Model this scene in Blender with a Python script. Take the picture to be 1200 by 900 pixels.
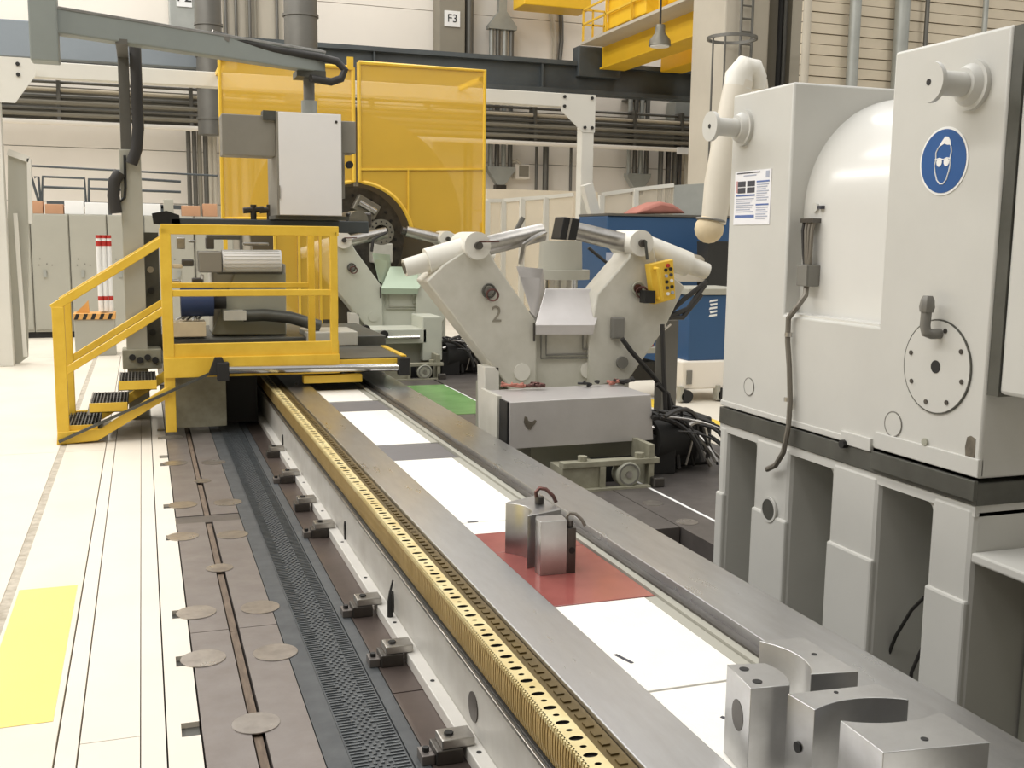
import bpy, math, random
import numpy as np
from mathutils import Vector, Matrix
random.seed(7)
scene = bpy.context.scene
for o in list(bpy.data.objects): bpy.data.objects.remove(o)
COL = scene.collection

# ---------------------------------------------------------------- camera
F = 1235.0; CAMZ = 1.75
def cam_axes():
    yaw, pit, rol = [math.radians(a) for a in (19.295, 7.9355, -.7326)]
    fwd = np.array([math.sin(yaw)*math.cos(pit), math.cos(yaw)*math.cos(pit), -math.sin(pit)])
    right = np.array([math.cos(yaw), -math.sin(yaw), 0]); down = np.cross(fwd, right)
    c, s = math.cos(rol), math.sin(rol)
    return c*right+s*down, -s*right+c*down, fwd
AR, AD, AF = cam_axes()
cd = bpy.data.cameras.new('camera'); cam = bpy.data.objects.new('camera', cd); COL.objects.link(cam)
cd.sensor_width = 36; cd.lens = F/1200*36; cd.clip_start = .05; cd.clip_end = 200
cam.matrix_world = Matrix(((AR[0], -AD[0], -AF[0], 0), (AR[1], -AD[1], -AF[1], 0), (AR[2], -AD[2], -AF[2], CAMZ), (0, 0, 0, 1)))
scene.camera = cam
def at(u, v, ax, val):
    """pixel of the 1200x900 photograph -> point on the plane ax = val"""
    d = AR*(u-600)/F + AD*(v-450)/F + AF; c = (0, 0, CAMZ); i = 'xyz'.index(ax)
    t = (val-c[i])/d[i]
    return Vector((d[0]*t, d[1]*t, CAMZ+d[2]*t))

# ---------------------------------------------------------------- light
w = bpy.data.worlds.new('hall_light'); scene.world = w; w.use_nodes = True
w.node_tree.nodes['Background'].inputs[0].default_value = (1.0, .99, .965, 1)
w.node_tree.nodes['Background'].inputs[1].default_value = .62
def area(name, loc, rot, sx, sy, e, col=(1, .975, .94)):
    l = bpy.data.lights.new(name, 'AREA'); l.shape = 'RECTANGLE'; l.size = sx; l.size_y = sy; l.energy = e; l.color = col
    o = bpy.data.objects.new(name, l); COL.objects.link(o); o.location = loc; o.rotation_euler = rot
for i, (x, e) in enumerate(((-7.5, 2000), (-1.5, 1000), (5.5, 700), (13, 600))):
    area('hall_lamp_row', (x, 13, 10.5), (0, math.radians(-18 if x < 0 else 0), 0), 1.2, 26, e)
scene.view_settings.view_transform = 'Standard'; scene.view_settings.look = 'None'
scene.view_settings.exposure = -.10; scene.view_settings.gamma = 1; scene.view_settings.use_curve_mapping = False

# ---------------------------------------------------------------- materials
def lin(c): return tuple(((x/255)/12.92 if x/255 <= .04045 else ((x/255+.055)/1.055)**2.4) for x in c)
MATS = {}
def mat(name, rgb, rough=.5, metal=0., var=.12, scale=3., bump=0., bscale=40., rgb2=None, stretch=None, alpha=1., trans=0., emit=0., rvar=0.):
    m = bpy.data.materials.new(name); m.use_nodes = True; nt = m.node_tree; b = nt.nodes['Principled BSDF']
    N = nt.nodes.new; L = nt.links.new
    c1 = lin(rgb); c2 = lin(rgb2) if rgb2 else tuple(x*(1-var) for x in c1)
    tc = N('ShaderNodeTexCoord'); mp = N('ShaderNodeMapping'); L(tc.outputs['Object'], mp.inputs[0])
    if stretch: mp.inputs['Scale'].default_value = stretch
    nz = N('ShaderNodeTexNoise'); nz.inputs['Scale'].default_value = scale; nz.inputs['Detail'].default_value = 6; nz.inputs['Roughness'].default_value = .6
    L(mp.outputs[0], nz.inputs['Vector'])
    cr = N('ShaderNodeValToRGB'); cr.color_ramp.elements[0].position = .35; cr.color_ramp.elements[1].position = .7
    cr.color_ramp.elements[0].color = (*c1, 1); cr.color_ramp.elements[1].color = (*c2, 1)
    L(nz.outputs['Fac'], cr.inputs[0]); L(cr.outputs[0], b.inputs['Base Color'])
    b.inputs['Roughness'].default_value = rough; b.inputs['Metallic'].default_value = metal
    if rvar:
        mr = N('ShaderNodeMapRange'); mr.inputs['To Min'].default_value = rough-rvar; mr.inputs['To Max'].default_value = rough+rvar
        L(nz.outputs['Fac'], mr.inputs['Value']); L(mr.outputs[0], b.inputs['Roughness'])
    if bump:
        n2 = N('ShaderNodeTexNoise'); n2.inputs['Scale'].default_value = bscale; L(mp.outputs[0], n2.inputs['Vector'])
        bp = N('ShaderNodeBump'); bp.inputs['Strength'].default_value = bump; bp.inputs['Distance'].default_value = .01
        L(n2.outputs['Fac'], bp.inputs['Height']); L(bp.outputs[0], b.inputs['Normal'])
    b.inputs['Alpha'].default_value = alpha
    if trans: b.inputs['Transmission Weight'].default_value = trans
    if emit: b.inputs['Emission Color'].default_value = (*c1, 1); b.inputs['Emission Strength'].default_value = emit
    MATS[name] = m
    return m
mat('cream', (226, 218, 202), .55, var=.10, scale=1.3, bump=.05)
mat('cream_b', (230, 222, 207), .5, var=.06, scale=1.8)
mat('joint', (92, 84, 74), .9, var=.3, scale=8)
mat('dirt', (165, 155, 138), .9, rgb2=(205, 196, 180), scale=14)
mat('yellow_floor', (254, 228, 122), .55, var=.06, scale=2)
mat('yellow_line', (240, 205, 70), .55, var=.08)
mat('cement', (88, 84, 78), .9, var=.3)
mat('slotplate', (146, 139, 135), .42, .55, rgb2=(128, 120, 115), scale=4, bump=.05, rvar=.08)
mat('slotplate_dark', (122, 116, 112), .4, .5, rgb2=(100, 95, 91), scale=3, rvar=.1)
mat('rubber', (82, 85, 87), .5, .1, rgb2=(66, 69, 71), scale=9, rvar=.1)
mat('rubber_tick', (100, 105, 108), .38, .3, rgb2=(76, 80, 83), scale=18)
mat('black', (30, 30, 30), .5, var=.3)
mat('black_soft', (44, 43, 41), .75, var=.3)
mat('disc', (208, 202, 196), .3, .85, rgb2=(160, 152, 146), scale=8, rvar=.1)
mat('wood', (120, 104, 88), .8, rgb2=(90, 76, 63), scale=9, stretch=(6, 1, 1))
mat('brownplate', (112, 100, 94), .35, .55, rgb2=(94, 84, 80), scale=3, rvar=.08)
mat('bedpaint', (196, 194, 188), .45, var=.12, scale=4, rgb2=(176, 172, 164))
mat('bedpaint_l', (214, 211, 204), .4, var=.1, scale=5)
mat('steel_rail', (200, 201, 203), .3, 1., rgb2=(182, 181, 181), scale=2.2, stretch=(5, 1, 1), rvar=.10)
mat('steel', (200, 197, 192), .32, 1., rgb2=(150, 146, 140), scale=5, rvar=.1)
mat('steel_dark', (104, 101, 97), .4, .9, rgb2=(84, 80, 77), scale=4, rvar=.08)
mat('stainless', (204, 200, 198), .36, .35, rgb2=(192, 188, 185), scale=2.5, rvar=.06)
mat('chrome', (214, 212, 208), .16, 1., var=.08)
mat('brass', (228, 214, 164), .4, .2, rgb2=(206, 184, 124), scale=6, rvar=.1)
mat('brass_face', (182, 156, 100), .45, .2, rgb2=(168, 142, 88), scale=5, rvar=.1)
mat('brass_dark', (112, 94, 54), .5, .6, rgb2=(96, 82, 52), scale=6)
mat('white_plate', (244, 241, 233), .5, var=.05, scale=7, bump=.12, bscale=120)
mat('grey_plate', (122, 120, 122), .5, .3, var=.12, scale=4)
mat('red_plate', (158, 90, 84), .16, 0., rgb2=(140, 76, 72), scale=3.5, rvar=.05)
mat('green_plate', (134, 178, 112), .22, 0., rgb2=(116, 160, 96), scale=3)
mat('mpaint', (205, 204, 198), .38, var=.06, scale=2.2, bump=.02)
mat('mpaint_w', (220, 219, 214), .22, var=.04, scale=2.2)
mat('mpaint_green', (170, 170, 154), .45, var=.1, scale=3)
mat('ledge_dark', (98, 98, 92), .45, .4, rgb2=(78, 78, 72), scale=4)
mat('chip', (120, 112, 98), .8, rgb2=(84, 78, 68), scale=20)
mat('sign_blue', (40, 88, 150), .4, var=.06)
mat('white', (240, 240, 238), .5, var=.03)
mat('paper', (238, 238, 242), .6, var=.03)
mat('ink_dark', (66, 66, 74), .6); mat('ink_blue', (92, 116, 172), .6); mat('ink_grey', (172, 178, 196), .6); mat('ink_pink', (206, 160, 160), .6)
mat('pipe_grey', (128, 126, 120), .5, .2, var=.12)
mat('cable', (52, 50, 48), .55, var=.2)
mat('cable_l', (128, 122, 112), .5, .3, var=.2)
mat('yellow', (238, 198, 70), .42, var=.10, scale=4, rgb2=(224, 180, 52))
mat('yellow_crane', (244, 196, 40), .45, var=.1, scale=1)
mat('grating', (120, 118, 112), .45, .8, rgb2=(88, 86, 82), scale=8)
mat('sgrey', (206, 203, 192), .42, var=.08, scale=3.5, rgb2=(188, 185, 172))
mat('sgrey_g', (200, 202, 188), .42, var=.08, scale=3.5)
mat('swhite', (226, 223, 213), .35, var=.07, scale=4)
mat('olive', (160, 157, 138), .6, rgb2=(132, 129, 110), scale=7)
mat('green_sheet', (170, 186, 164), .35, .3, var=.08)
mat('red', (190, 52, 44), .5); mat('redblue', (172, 60, 52), .5)
mat('shackle', (122, 84, 78), .45, .6, rgb2=(80, 62, 58), scale=20)
mat('alu', (198, 198, 198), .33, 1., rgb2=(176, 175, 174), scale=5, rvar=.1)
mat('alu_side', (150, 147, 144), .42, .85, rgb2=(122, 120, 118), scale=5, stretch=(1, 1, 3), rvar=.08)
mat('wallpaint', (240, 233, 222), .8, var=.05, scale=.6)
mat('wallbeige', (214, 202, 180), .8, var=.12, scale=1.2)
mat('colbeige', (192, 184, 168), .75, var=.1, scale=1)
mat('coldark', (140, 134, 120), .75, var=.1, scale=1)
mat('beam_grey', (86, 92, 94), .55, .2, rgb2=(72, 76, 78), scale=1)
mat('beam_blue', (128, 136, 142), .5, .1, var=.1, scale=1)
mat('duct', (112, 110, 104), .45, .5, var=.15, scale=2)
mat('duct_l', (170, 172, 166), .45, .3, var=.15, scale=3)
mat('boom', (146, 152, 148), .45, .2, var=.08, scale=3)
mat('cabgrey', (172, 170, 158), .5, var=.06, scale=2)
mat('portal', (216, 213, 203), .5, var=.05, scale=2)
mat('ccab', (232, 230, 228), .4, var=.03)
mat('ccab_side', (150, 146, 136), .45, .4, var=.1)
mat('hatch_y', (226, 170, 96), .5); mat('cardboard', (196, 150, 116), .8, var=.1)
mat('blue', (48, 84, 124), .5, var=.1, scale=1.5)
mat('blue_m', (50, 66, 104), .5, var=.2)
mat('redcloth', (182, 120, 106), .8, var=.2, scale=3)
mat('creamarm', (220, 213, 198), .45, var=.06)
mat('whitecyl', (236, 234, 230), .45, var=.04)
mat('lampgrey', (120, 116, 104), .4, .6, var=.1)
mat('woodlight', (222, 204, 170), .7, var=.15, scale=6)
mat('holedark', (36, 32, 26), .8)
mat('clear_sheet', (236, 226, 206), .25, var=.03, alpha=.28)
mat('yellow_mesh', (246, 202, 68), .5, var=.04, alpha=.46)
mat('curve_black', (52, 52, 50), .5, .2, var=.2)
mat('faceplate', (106, 100, 86), .45, .3, var=.12, scale=2)
mat('chuckdark', (88, 84, 76), .5, .4, rgb2=(48, 44, 40), scale=6)
mat('chuckmetal', (150, 146, 134), .4, .7, var=.2, scale=6)

# ---------------------------------------------------------------- mesh builder
class MB:
    def __init__(s): s.v = []; s.f = []
    def add(s, vs, fs):
        k = len(s.v); s.v += [tuple(v) for v in vs]; s.f += [tuple(i+k for i in f) for f in fs]; return s
    def box(s, x0, x1, y0, y1, z0, z1):
        return s.add([(x0, y0, z0), (x1, y0, z0), (x1, y1, z0), (x0, y1, z0), (x0, y0, z1), (x1, y0, z1), (x1, y1, z1), (x0, y1, z1)],
                     [(0, 3, 2, 1), (4, 5, 6, 7), (0, 1, 5, 4), (1, 2, 6, 5), (2, 3, 7, 6), (3, 0, 4, 7)])
    def prism(s, pts, ext):
        pts = [Vector(p) for p in pts]; ext = Vector(ext); n = len(pts)
        nrm = Vector((0, 0, 0))
        for i in range(n): nrm += pts[i].cross(pts[(i+1) % n])
        if nrm.dot(ext) < 0: pts = pts[::-1]
        return s.add(pts+[p+ext for p in pts], [tuple(range(n))[::-1], tuple(range(n, 2*n))]+[(i, (i+1) % n, n+(i+1) % n, n+i) for i in range(n)])
    def rings(s, path, rad, n=16, cap=True):
        """swept circle along points with one radius per point"""
        P = [Vector(p) for p in path]; vs = []; fs = []
        t0 = (P[1]-P[0]).normalized(); u = t0.orthogonal().normalized()
        for i, p in enumerate(P):
            t = (P[min(i+1, len(P)-1)]-P[max(i-1, 0)])
            t = t.normalized() if t.length > 1e-9 else t0
            u = (u-t*u.dot(t)); u = u.normalized() if u.length > 1e-6 else t.orthogonal().normalized()
            wv = t.cross(u); r = rad[i] if hasattr(rad, '__len__') else rad
            for k in range(n):
                a = 2*math.pi*k/n; vs.append(p+(u*math.cos(a)+wv*math.sin(a))*r)
        for i in range(len(P)-1):
            for k in range(n):
                k2 = (k+1) % n; fs.append((i*n+k, i*n+k2, (i+1)*n+k2, (i+1)*n+k))
        if cap: fs += [tuple(range(n))[::-1], tuple(range((len(P)-1)*n, len(P)*n))]
        return s.add(vs, fs)
    def cyl(s, p0, p1, r, r1=None, n=16): return s.rings([p0, p1], [r, r if r1 is None else r1], n)
    def bar(s, p0, p1, wd, h, up=(0, 0, 1)):
        p0 = Vector(p0); p1 = Vector(p1); t = (p1-p0).normalized(); sd = t.cross(Vector(up)).normalized(); up = sd.cross(t)
        a = [p0+sd*i*wd/2+up*j*h/2 for i, j in ((-1, -1), (1, -1), (1, 1), (-1, 1))]
        return s.prism(a, p1-p0)
    def ring(s, c, ax, r0, r1, th, n=24):
        c = Vector(c); ax = Vector(ax).normalized(); u = ax.orthogonal().normalized(); wv = ax.cross(u); vs = []; fs = []
        for k in range(n):
            a = 2*math.pi*k/n; d = u*math.cos(a)+wv*math.sin(a)
            vs += [c+d*r0, c+d*r1, c+d*r1+ax*th, c+d*r0+ax*th]
        for k in range(n):
            a = 4*k; b = 4*((k+1) % n)
            for i in range(4): fs.append((a+i, b+i, b+(i+1) % 4, a+(i+1) % 4)[::-1])
        return s.add(vs, fs)
    def torus(s, c, ax, R, r, n=20, m=6):
        c = Vector(c); ax = Vector(ax).normalized(); u = ax.orthogonal().normalized(); wv = ax.cross(u)
        P = [c+(u*math.cos(2*math.pi*k/n)+wv*math.sin(2*math.pi*k/n))*R for k in range(n+1)]
        return s.rings(P, r, m, cap=False)
    def sphere(s, c, r, n=12, zs=1.):
        c = Vector(c); P = []; R = []
        for i in range(9):
            a = math.pi*i/8; P.append(c+Vector((0, 0, -math.cos(a)*r*zs))); R.append(max(math.sin(a)*r, 1e-4))
        return s.rings(P, R, n)
    def build(s, name, m, parent=None, bevel=0., smooth=True, kind=None, label=None):
        org = Vector((0, 0, 0))
        p = parent
        while p is not None: org += p.location; p = p.parent
        me = bpy.data.meshes.new(name); me.from_pydata([tuple(Vector(v)-org) for v in s.v], [], s.f); me.update()
        if smooth and len(me.polygons) > 6:
            me.polygons.foreach_set('use_smooth', [True]*len(me.polygons)); me.set_sharp_from_angle(angle=math.radians(38))
        me.materials.append(MATS[m]); o = bpy.data.objects.new(name, me); COL.objects.link(o); o.parent = parent
        if bevel:
            md = o.modifiers.new('bevel', 'BEVEL'); md.width = bevel; md.segments = 2; md.limit_method = 'ANGLE'; md.angle_limit = math.radians(40)
        if kind: o['kind'] = kind
        if label: o['label'] = label
        return o
def B(*a): return MB().box(*a)
def thing(name, label, cat, loc=(0, 0, 0), group=None):
    o = bpy.data.objects.new(name, None); COL.objects.link(o); o.location = loc; o.empty_display_size = .1
    o['label'] = label; o['category'] = cat
    if group: o['group'] = group
    return o
def struct(o): o['kind'] = 'structure'; return o
def tag(o, label, cat, group=None):
    o['label'] = label; o['category'] = cat
    if group: o['group'] = group
    # origin to the middle of the base
    vs = [v.co for v in o.data.vertices]; c = Vector(((min(v.x for v in vs)+max(v.x for v in vs))/2, (min(v.y for v in vs)+max(v.y for v in vs))/2, min(v.z for v in vs)))
    o.data.transform(Matrix.Translation(-c)); o.location = c
    return o
def text(s, name, m, parent, loc, size, facing='-y', depth=.002, label=None):
    c = bpy.data.curves.new('t', 'FONT'); c.body = s; c.size = size; c.extrude = depth; c.align_x = 'CENTER'; c.align_y = 'CENTER'
    o = bpy.data.objects.new('t', c); COL.objects.link(o); dg = bpy.context.evaluated_depsgraph_get()
    me = bpy.data.meshes.new_from_object(o.evaluated_get(dg)); bpy.data.objects.remove(o); bpy.data.curves.remove(c)
    R = Matrix.Rotation(math.pi/2, 4, 'X') if facing == '-y' else Matrix(((0, 0, -1, 0), (-1, 0, 0, 0), (0, 1, 0, 0), (0, 0, 0, 1)))
    org = Vector((0, 0, 0)); p = parent
    while p is not None: org += p.location; p = p.parent
    me.transform(Matrix.Translation(Vector(loc)-org) @ R); me.materials.clear(); me.materials.append(MATS[m])
    r = bpy.data.objects.new(name, me); COL.objects.link(r); r.parent = parent
    if label: r['label'] = label
    return r
def poly(pix, ax, val): return [at(u, v, ax, val) for u, v in pix]

# ================================================================ SETTING
floor = struct(B(-16, 36, -3, 27, -.7, -.45).build('floor', 'cement'))
def fp(name, m, x0, x1, y0, y1, z0=-.44, z1=0., **k): return B(x0, x1, y0, y1, z0, z1).build(name, m, floor, **k)
# cream strips of the aisle, left of the machine
for y0, y1 in ((-3, 9.0), (9.006, 16)):
    fp('floor_panel', 'cream', -16, -.69, y0, y1)
    fp('dirty_joint', 'dirt', -.69, -.64, y0, y1, z1=-.004)
    fp('floor_panel', 'cream', -.64, -.338, y0, y1)
    fp('floor_strip', 'cream_b', -.331, -.265, y0, y1)
for x0, x1, ys in ((-.259, -.064, (-3, 3.72, 16)), (-.060, .021, (-3, 16))):
    for a, b in zip(ys[:-1], ys[1:]): fp('floor_strip', 'cream_b', x0, x1, a, b-.004)
# notched strip beside the slotted plates
notches = [3.15, 3.72, 4.36, 4.93, 6.24, 6.99, 8.30, 8.6, 9.4, 9.8]
ys = -3
for n in notches:
    fp('floor_strip', 'cream_b', .027, .138, ys, n-.055); fp('floor_strip', 'cream_b', .027, .075, n-.055, n+.055); fp('notch_floor', 'ledge_dark', .075, .138, n-.055, n+.055, z1=-.02)
    ys = n+.055
fp('floor_strip', 'cream_b', .027, .138, ys, 16)
fp('floor_panel', 'cream', -16, 2.2, 16.01, 27); fp('floor_panel', 'cream', 2.21, 36, 16.01, 27); fp('floor_panel', 'cream', 4.62, 36, -3, 16)
fp('floor_marking', 'yellow_floor', -3.5, -.715, 3.93, 5.5, z0=.0005, z1=.002); fp('floor_marking', 'yellow_floor', -.625, -.36, 3.93, 5.5, z0=.0005, z1=.002)
fp('floor_marking', 'yellow_line', 5.0, 5.25, 7, 16, z0=.0005, z1=.002)
# slotted foundation plates on the left, with cover discs
for a, b in ((-3, 4.664), (4.67, 6.53), (6.70, 12)):
    fp('slot_plate', 'slotplate', .145, .308, a, b); fp('slot_plate', 'slotplate', .354, .52, a, b)
    fp('slot_filler', 'wood', .315, .345, a, b, z1=-.012)
fp('cross_plate', 'slotplate_dark', .10, .52, 6.535, 6.695, z1=-.004)
for x, y, r in [(.182, 4.925, .09), (.471, 4.907, .09), (.183, 4.358, .092), (.475, 4.333, .092), (.331, 3.693, .085), (.329, 5.574, .07), (.193, 6.99, .09), (.476, 6.976, .09),
                (.35, 7.647, .06), (.167, 6.239, .09), (.443, 6.196, .09), (.183, 8.317, .09), (.464, 8.269, .09), (.331, 3.0, .085), (.18, 3.15, .09), (.475, 3.12, .09), (.19, 9.4, .09)]:
    MB().cyl((x, y, 0), (x, y, .004), r, n=28).build('cover_disc', 'disc', floor)
# rubber walkway and brown plates beside the bed
fp('mat_border', 'rubber', .524, .603, -3, 12); fp('walkway_mat', 'rubber', .606, .80, -3, 12, z1=-.006); fp('mat_border', 'rubber', .803, .853, -3, 12)
t = MB(); k = 0; y = 2.2
while y < 11:
    st = .022
    for x0, x1 in ((.612, .66), (.746, .794)) if k % 3 else ((.612, .67), (.736, .794)): t.box(x0, x1, y, y+.007, -.006, -.002)
    for j in range(3): xx = .668+.026*j+(.013 if k % 2 else 0); t.box(xx-.006, xx+.006, y, y+.009, -.006, -.0015)
    k += 1; y += st
t.build('tread_bars', 'rubber_tick', floor, smooth=False, kind='stuff')
ys = [-3, 1.9, 3.795, 6.6, 9.4, 12]
for a, b in zip(ys[:-1], ys[1:]): fp('brown_plate', 'brownplate', .857, .98, a, b-.008)
fp('under_bed_slab', 'cement', .985, 2.30, -3, 13.8, z1=-.01)
# slotted plates on the right, a pit beside the tailstock, the green plate
for x0, x1, a, b in ((2.31, 3.06, 5.59, 9.25), (3.068, 3.33, 5.12, 9.9), (3.36, 4.61, 5.12, 9.9), (4.35, 4.61, 1.5, 5.115), (2.31, 2.86, 9.99, 16), (2.865, 3.33, 12.0, 16), (3.36, 4.61, 9.905, 16), (2.31, 3.06, -3, 2.6), (3.068, 4.61, -3, 1.49)):
    fp('slot_plate', 'slotplate_dark', x0, x1, a, b)
fp('slot_plate', 'slotplate_dark', 2.62, 3.06, 9.255, 9.9)
fp('white_strip', 'white', 3.333, 3.357, 5.12, 12.0, z1=-.001)
fp('green_cover', 'green_plate', 2.87, 3.33, 9.905, 11.99, z1=.004)
for x, y in ((3.165, 6.163), (3.157, 5.678), (3.6, 5.9), (3.17, 9.5), (3.6, 8.9)):
    MB().cyl((x, y, 0), (x, y, .004), .07, n=24).build('cover_disc', 'disc', floor)

# back wall with courses
wall = struct(B(-16, 36, 26.08, 26.5, 0, 14).build('wall_back', 'coldark'))
zz = 0.02
while zz < 13.9:
    for x0, x1 in ((-16, -6), (-6, 1.2), (1.21, 7.4), (7.41, 13.6), (13.61, 36)):
        B(x0, x1-.015, 26, 26.08, zz, min(zz+1.2, 14)-.015).build('wall_panel', 'wallpaint' if x0 < 13 else 'wallbeige', wall)
    zz += 1.2
# ribbed cladding wall of the next bay, beyond the wide column
wr = struct(B(10.95, 36, 16.3, 16.6, 0, 13).build('wall_right', 'coldark'))
zz = 3.0; k = 0
while zz < 8.2:
    B(10.95, 30, 16.24-.015*(k % 2), 16.3, zz, zz+.165).build('cladding_board', 'wallbeige', wr); zz += .18; k += 1
struct(B(-16.4, -16, -9, 26.5, 0, 12).build('wall_left', 'coldark')); struct(B(-16, 36, -9.4, -9, 0, 12).build('wall_front', 'coldark')); B(-16, 36, -9, -3, -.7, 0).build('floor_panel', 'cream', floor)

# ================================================================ LATHE BED
bed = thing('lathe_bed', 'long low lathe bed with two steel rails and brass worm rack', 'machine bed', (1.6, 6, 0))
Y0, Y1 = .5, 13.6
B(.975, 1.03, Y0, Y1, 0, .05).build('base_flange', 'bedpaint_l', bed, bevel=.004)
B(1.03, 1.12, Y0, Y1, 0, .262).build('side_wall', 'bedpaint', bed)
B(1.018, 1.06, Y0, Y1, .262, .276).build('steel_lip', 'steel', bed, bevel=.002)
B(1.03, 1.14, Y0, Y1, .278, .286).build('gap_shade_strip', 'black', bed)  # solid black strip, shade of the gap below the rack as colour
for y in (2.75, 3.15, 3.75, 4.4, 5.05, 5.7, 6.4, 7.2, 8.0): MB().cyl((1.003, y, .045), (1.003, y, .052), .009, n=10).build('bolt', 'black', bed)
for y, r in ((at(555, 837, 'x', 1.03).y, .052),):
    MB().cyl((1.026, y, .14), (1.035, y, .14), r, n=24).build('port_hole', 'steel_dark', bed)
for u, v in ((405, 622), (332, 517), (461, 706)):
    p = at(u, v, 'x', 1.03); m = MB(); m.prism([(1.022, p.y+.016*math.cos(a), p.z+.055*math.sin(a)) for a in [2*math.pi*i/16 for i in range(16)]], (.012, 0, 0)); m.build('slot_hole', 'black', bed)
# brass worm rack: curved teeth below, drilled strip above
B(1.052, 1.16, Y0, Y1, .286, .398).build('rack_body', 'brass_dark', bed)
t = MB(); y = Y0
while y < 11.2:
    a = [(1.052, 0, .288), (1.038, 0, .288), (1.033, .004, .32), (1.034, .010, .36), (1.040, .020, .396), (1.052, .024, .398)]
    vs = [(p[0], y+p[1], p[2]) for p in a]; t.prism(vs, (0, .0125, 0)); y += .0195
t.build('rack_teeth', 'brass_face', bed, smooth=False, kind='stuff')
t = MB(); th = MB(); y = Y0; n = 16
xs0, xs1 = 1.036, 1.098; zt = .407; seg = .049; i = 0
while y < 11.2:
    r = (.021, .010)[i % 2]; ry = (.0125, .0075)[i % 2]; cx, cy = (xs0+xs1)/2, y+seg/2; outer = []; inner = []
    for k in range(n):
        a = 2*math.pi*k/n+math.pi/4; c, s_ = math.cos(a), math.sin(a); m_ = max(abs(c), abs(s_))
        outer.append((cx+c/m_*(xs1-xs0)/2, cy+s_/m_*seg/2, zt)); inner.append((cx+c*r, cy+s_*ry, zt))
    t.add(outer+inner, [(k, (k+1) % n, n+(k+1) % n, n+k) for k in range(n)])
    th.add(inner+[(p[0], p[1], zt-.008) for p in inner], [(k, (k+1) % n, n+(k+1) % n, n+k) for k in range(n)]+[tuple(range(n, 2*n))])
    for j in range(3): t.box(1.030, 1.040, y+j*seg/3, y+j*seg/3+.009, .394, zt)
    y += seg; i += 1
t.build('drilled_strip', 'brass', bed, smooth=False, kind='stuff'); th.build('strip_holes', 'holedark', bed, smooth=False, kind='stuff')
t = MB().box(1.098, 1.16, Y0, Y1, .398, .404); y = Y0
while y < 9.5: t.box(1.118, 1.142, y, y+.03, .404, .409); y += .055
t.build('cover_trim', 'brass_dark', bed, smooth=False)
def rail(x0, x1, name):
    b = B(x0, x1, Y0, Y1, .30, .42).build(name, 'steel_rail', bed, bevel=.004); return b
rail(1.162, 1.376, 'guide_rail'); rail(1.925, 2.20, 'guide_rail')
B(2.16, 2.30, Y0, Y1, 0, .30).build('side_wall', 'bedpaint', bed)
B(1.12, 1.376, Y0, Y1, 0, .30).build('rail_web', 'bedpaint', bed); B(1.925, 2.16, Y0, Y1, 0, .30).build('rail_web', 'bedpaint', bed)
B(1.884, 1.925, Y0, Y1, .2, .388).build('inner_ledge', 'steel_dark', bed); B(1.852, 1.884, Y0, Y1, .2, .379).build('inner_ledge', 'cabgrey', bed)
B(1.376, 1.852, Y0, Y1, .2, .345).build('trough', 'steel_dark', bed)
for a, b, m in ((Y0, 2.760, 'white_plate'), (2.772, 3.55, 'white_plate'), (3.553, 4.26, 'red_plate'), (4.264, 4.57, 'red_plate'), (4.574, 4.77, 'white_plate'), (4.776, 6.265, 'white_plate'),
                (6.27, 6.775, 'grey_plate'), (6.78, 8.16, 'white_plate'), (8.165, 8.69, 'grey_plate'), (8.695, 9.35, 'white_plate'), (9.355, 13.6, 'grey_plate')):
    x1 = {'white_plate': 1.80 if a > 2.7 else 1.84, 'red_plate': 1.845, 'grey_plate': 1.845}[m]
    B(1.38, x1, a, b, .345, .372 if m == 'red_plate' else .37 if m == 'white_plate' else .364).build('cover_plate', m, bed, bevel=.002, label={'white_plate': 'white lift-out cover plate', 'red_plate': 'glossy red cover plate', 'grey_plate': 'dark grey cover plate'}[m])
    if m == 'white_plate' and a > 2.7: B(x1+.003, 1.85, a, b, .345, .368).build('edge_strip', 'cabgrey', bed)
for (u, v), (u2, v2) in (((721, 767), (741, 777)), ((548, 612), (560, 611)), ((845, 840), (851, 842))):
    MB().bar(at(u, v, 'z', .3705), at(u2, v2, 'z', .3705), .012, .003).build('finger_slot', 'ink_dark', bed)

# clamps along the foot of the bed
def clamp(p, big, label):
    r = thing('bed_clamp', label, 'clamp', (p[0], p[1], 0), 'steel clamps along the foot of the lathe bed')
    x, y = p
    B(x-.05, x+.043, y-.05, y+.05, .0, .052).build('clamp_block', 'steel_dark', r, bevel=.004)
    B(x-.03, x+.085, y-.045, y+.045, .052, .085).build('jaw', 'steel', r, bevel=.004)
    MB().cyl((x+.005, y, .085), (x+.005, y, .092), .016, n=6).build('bolt', 'black_soft', r)
    if big:
        B(x-.095, x-.05, y-.035, y+.04, .0, .035).build('foot', 'slotplate_dark', r, bevel=.003)
        MB().cyl((x-.075, y, .035), (x-.075, y, .05), .012, n=6).build('nut', 'black', r)
for (u, v), big, lab in (((524, 878), 1, 'steel bed clamp with a wide dark foot, beside a round port hole'), ((458, 768), 1, 'small steel bed clamp with a toggle foot, beside the black cable stub'),
                         ((424, 712), 1, 'steel bed clamp with a stepped dark foot, below the black cable stub'), ((374, 622), 1, 'steel bed clamp next to an oval slot in the bed wall'),
                         ((354, 592), 0, 'plain steel bed clamp at the joint of two brown floor plates'), ((336, 560), 1, 'steel bed clamp second from the carriage end of the bed'),
                         ((320, 531), 0, 'steel bed clamp half in the dark under the yellow platform')):
    p = at(u, v, 'z', .03); clamp((max(.89, min(p.x, .93)), p.y), big, lab)
p = at(461, 706, 'x', 1.015)
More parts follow.
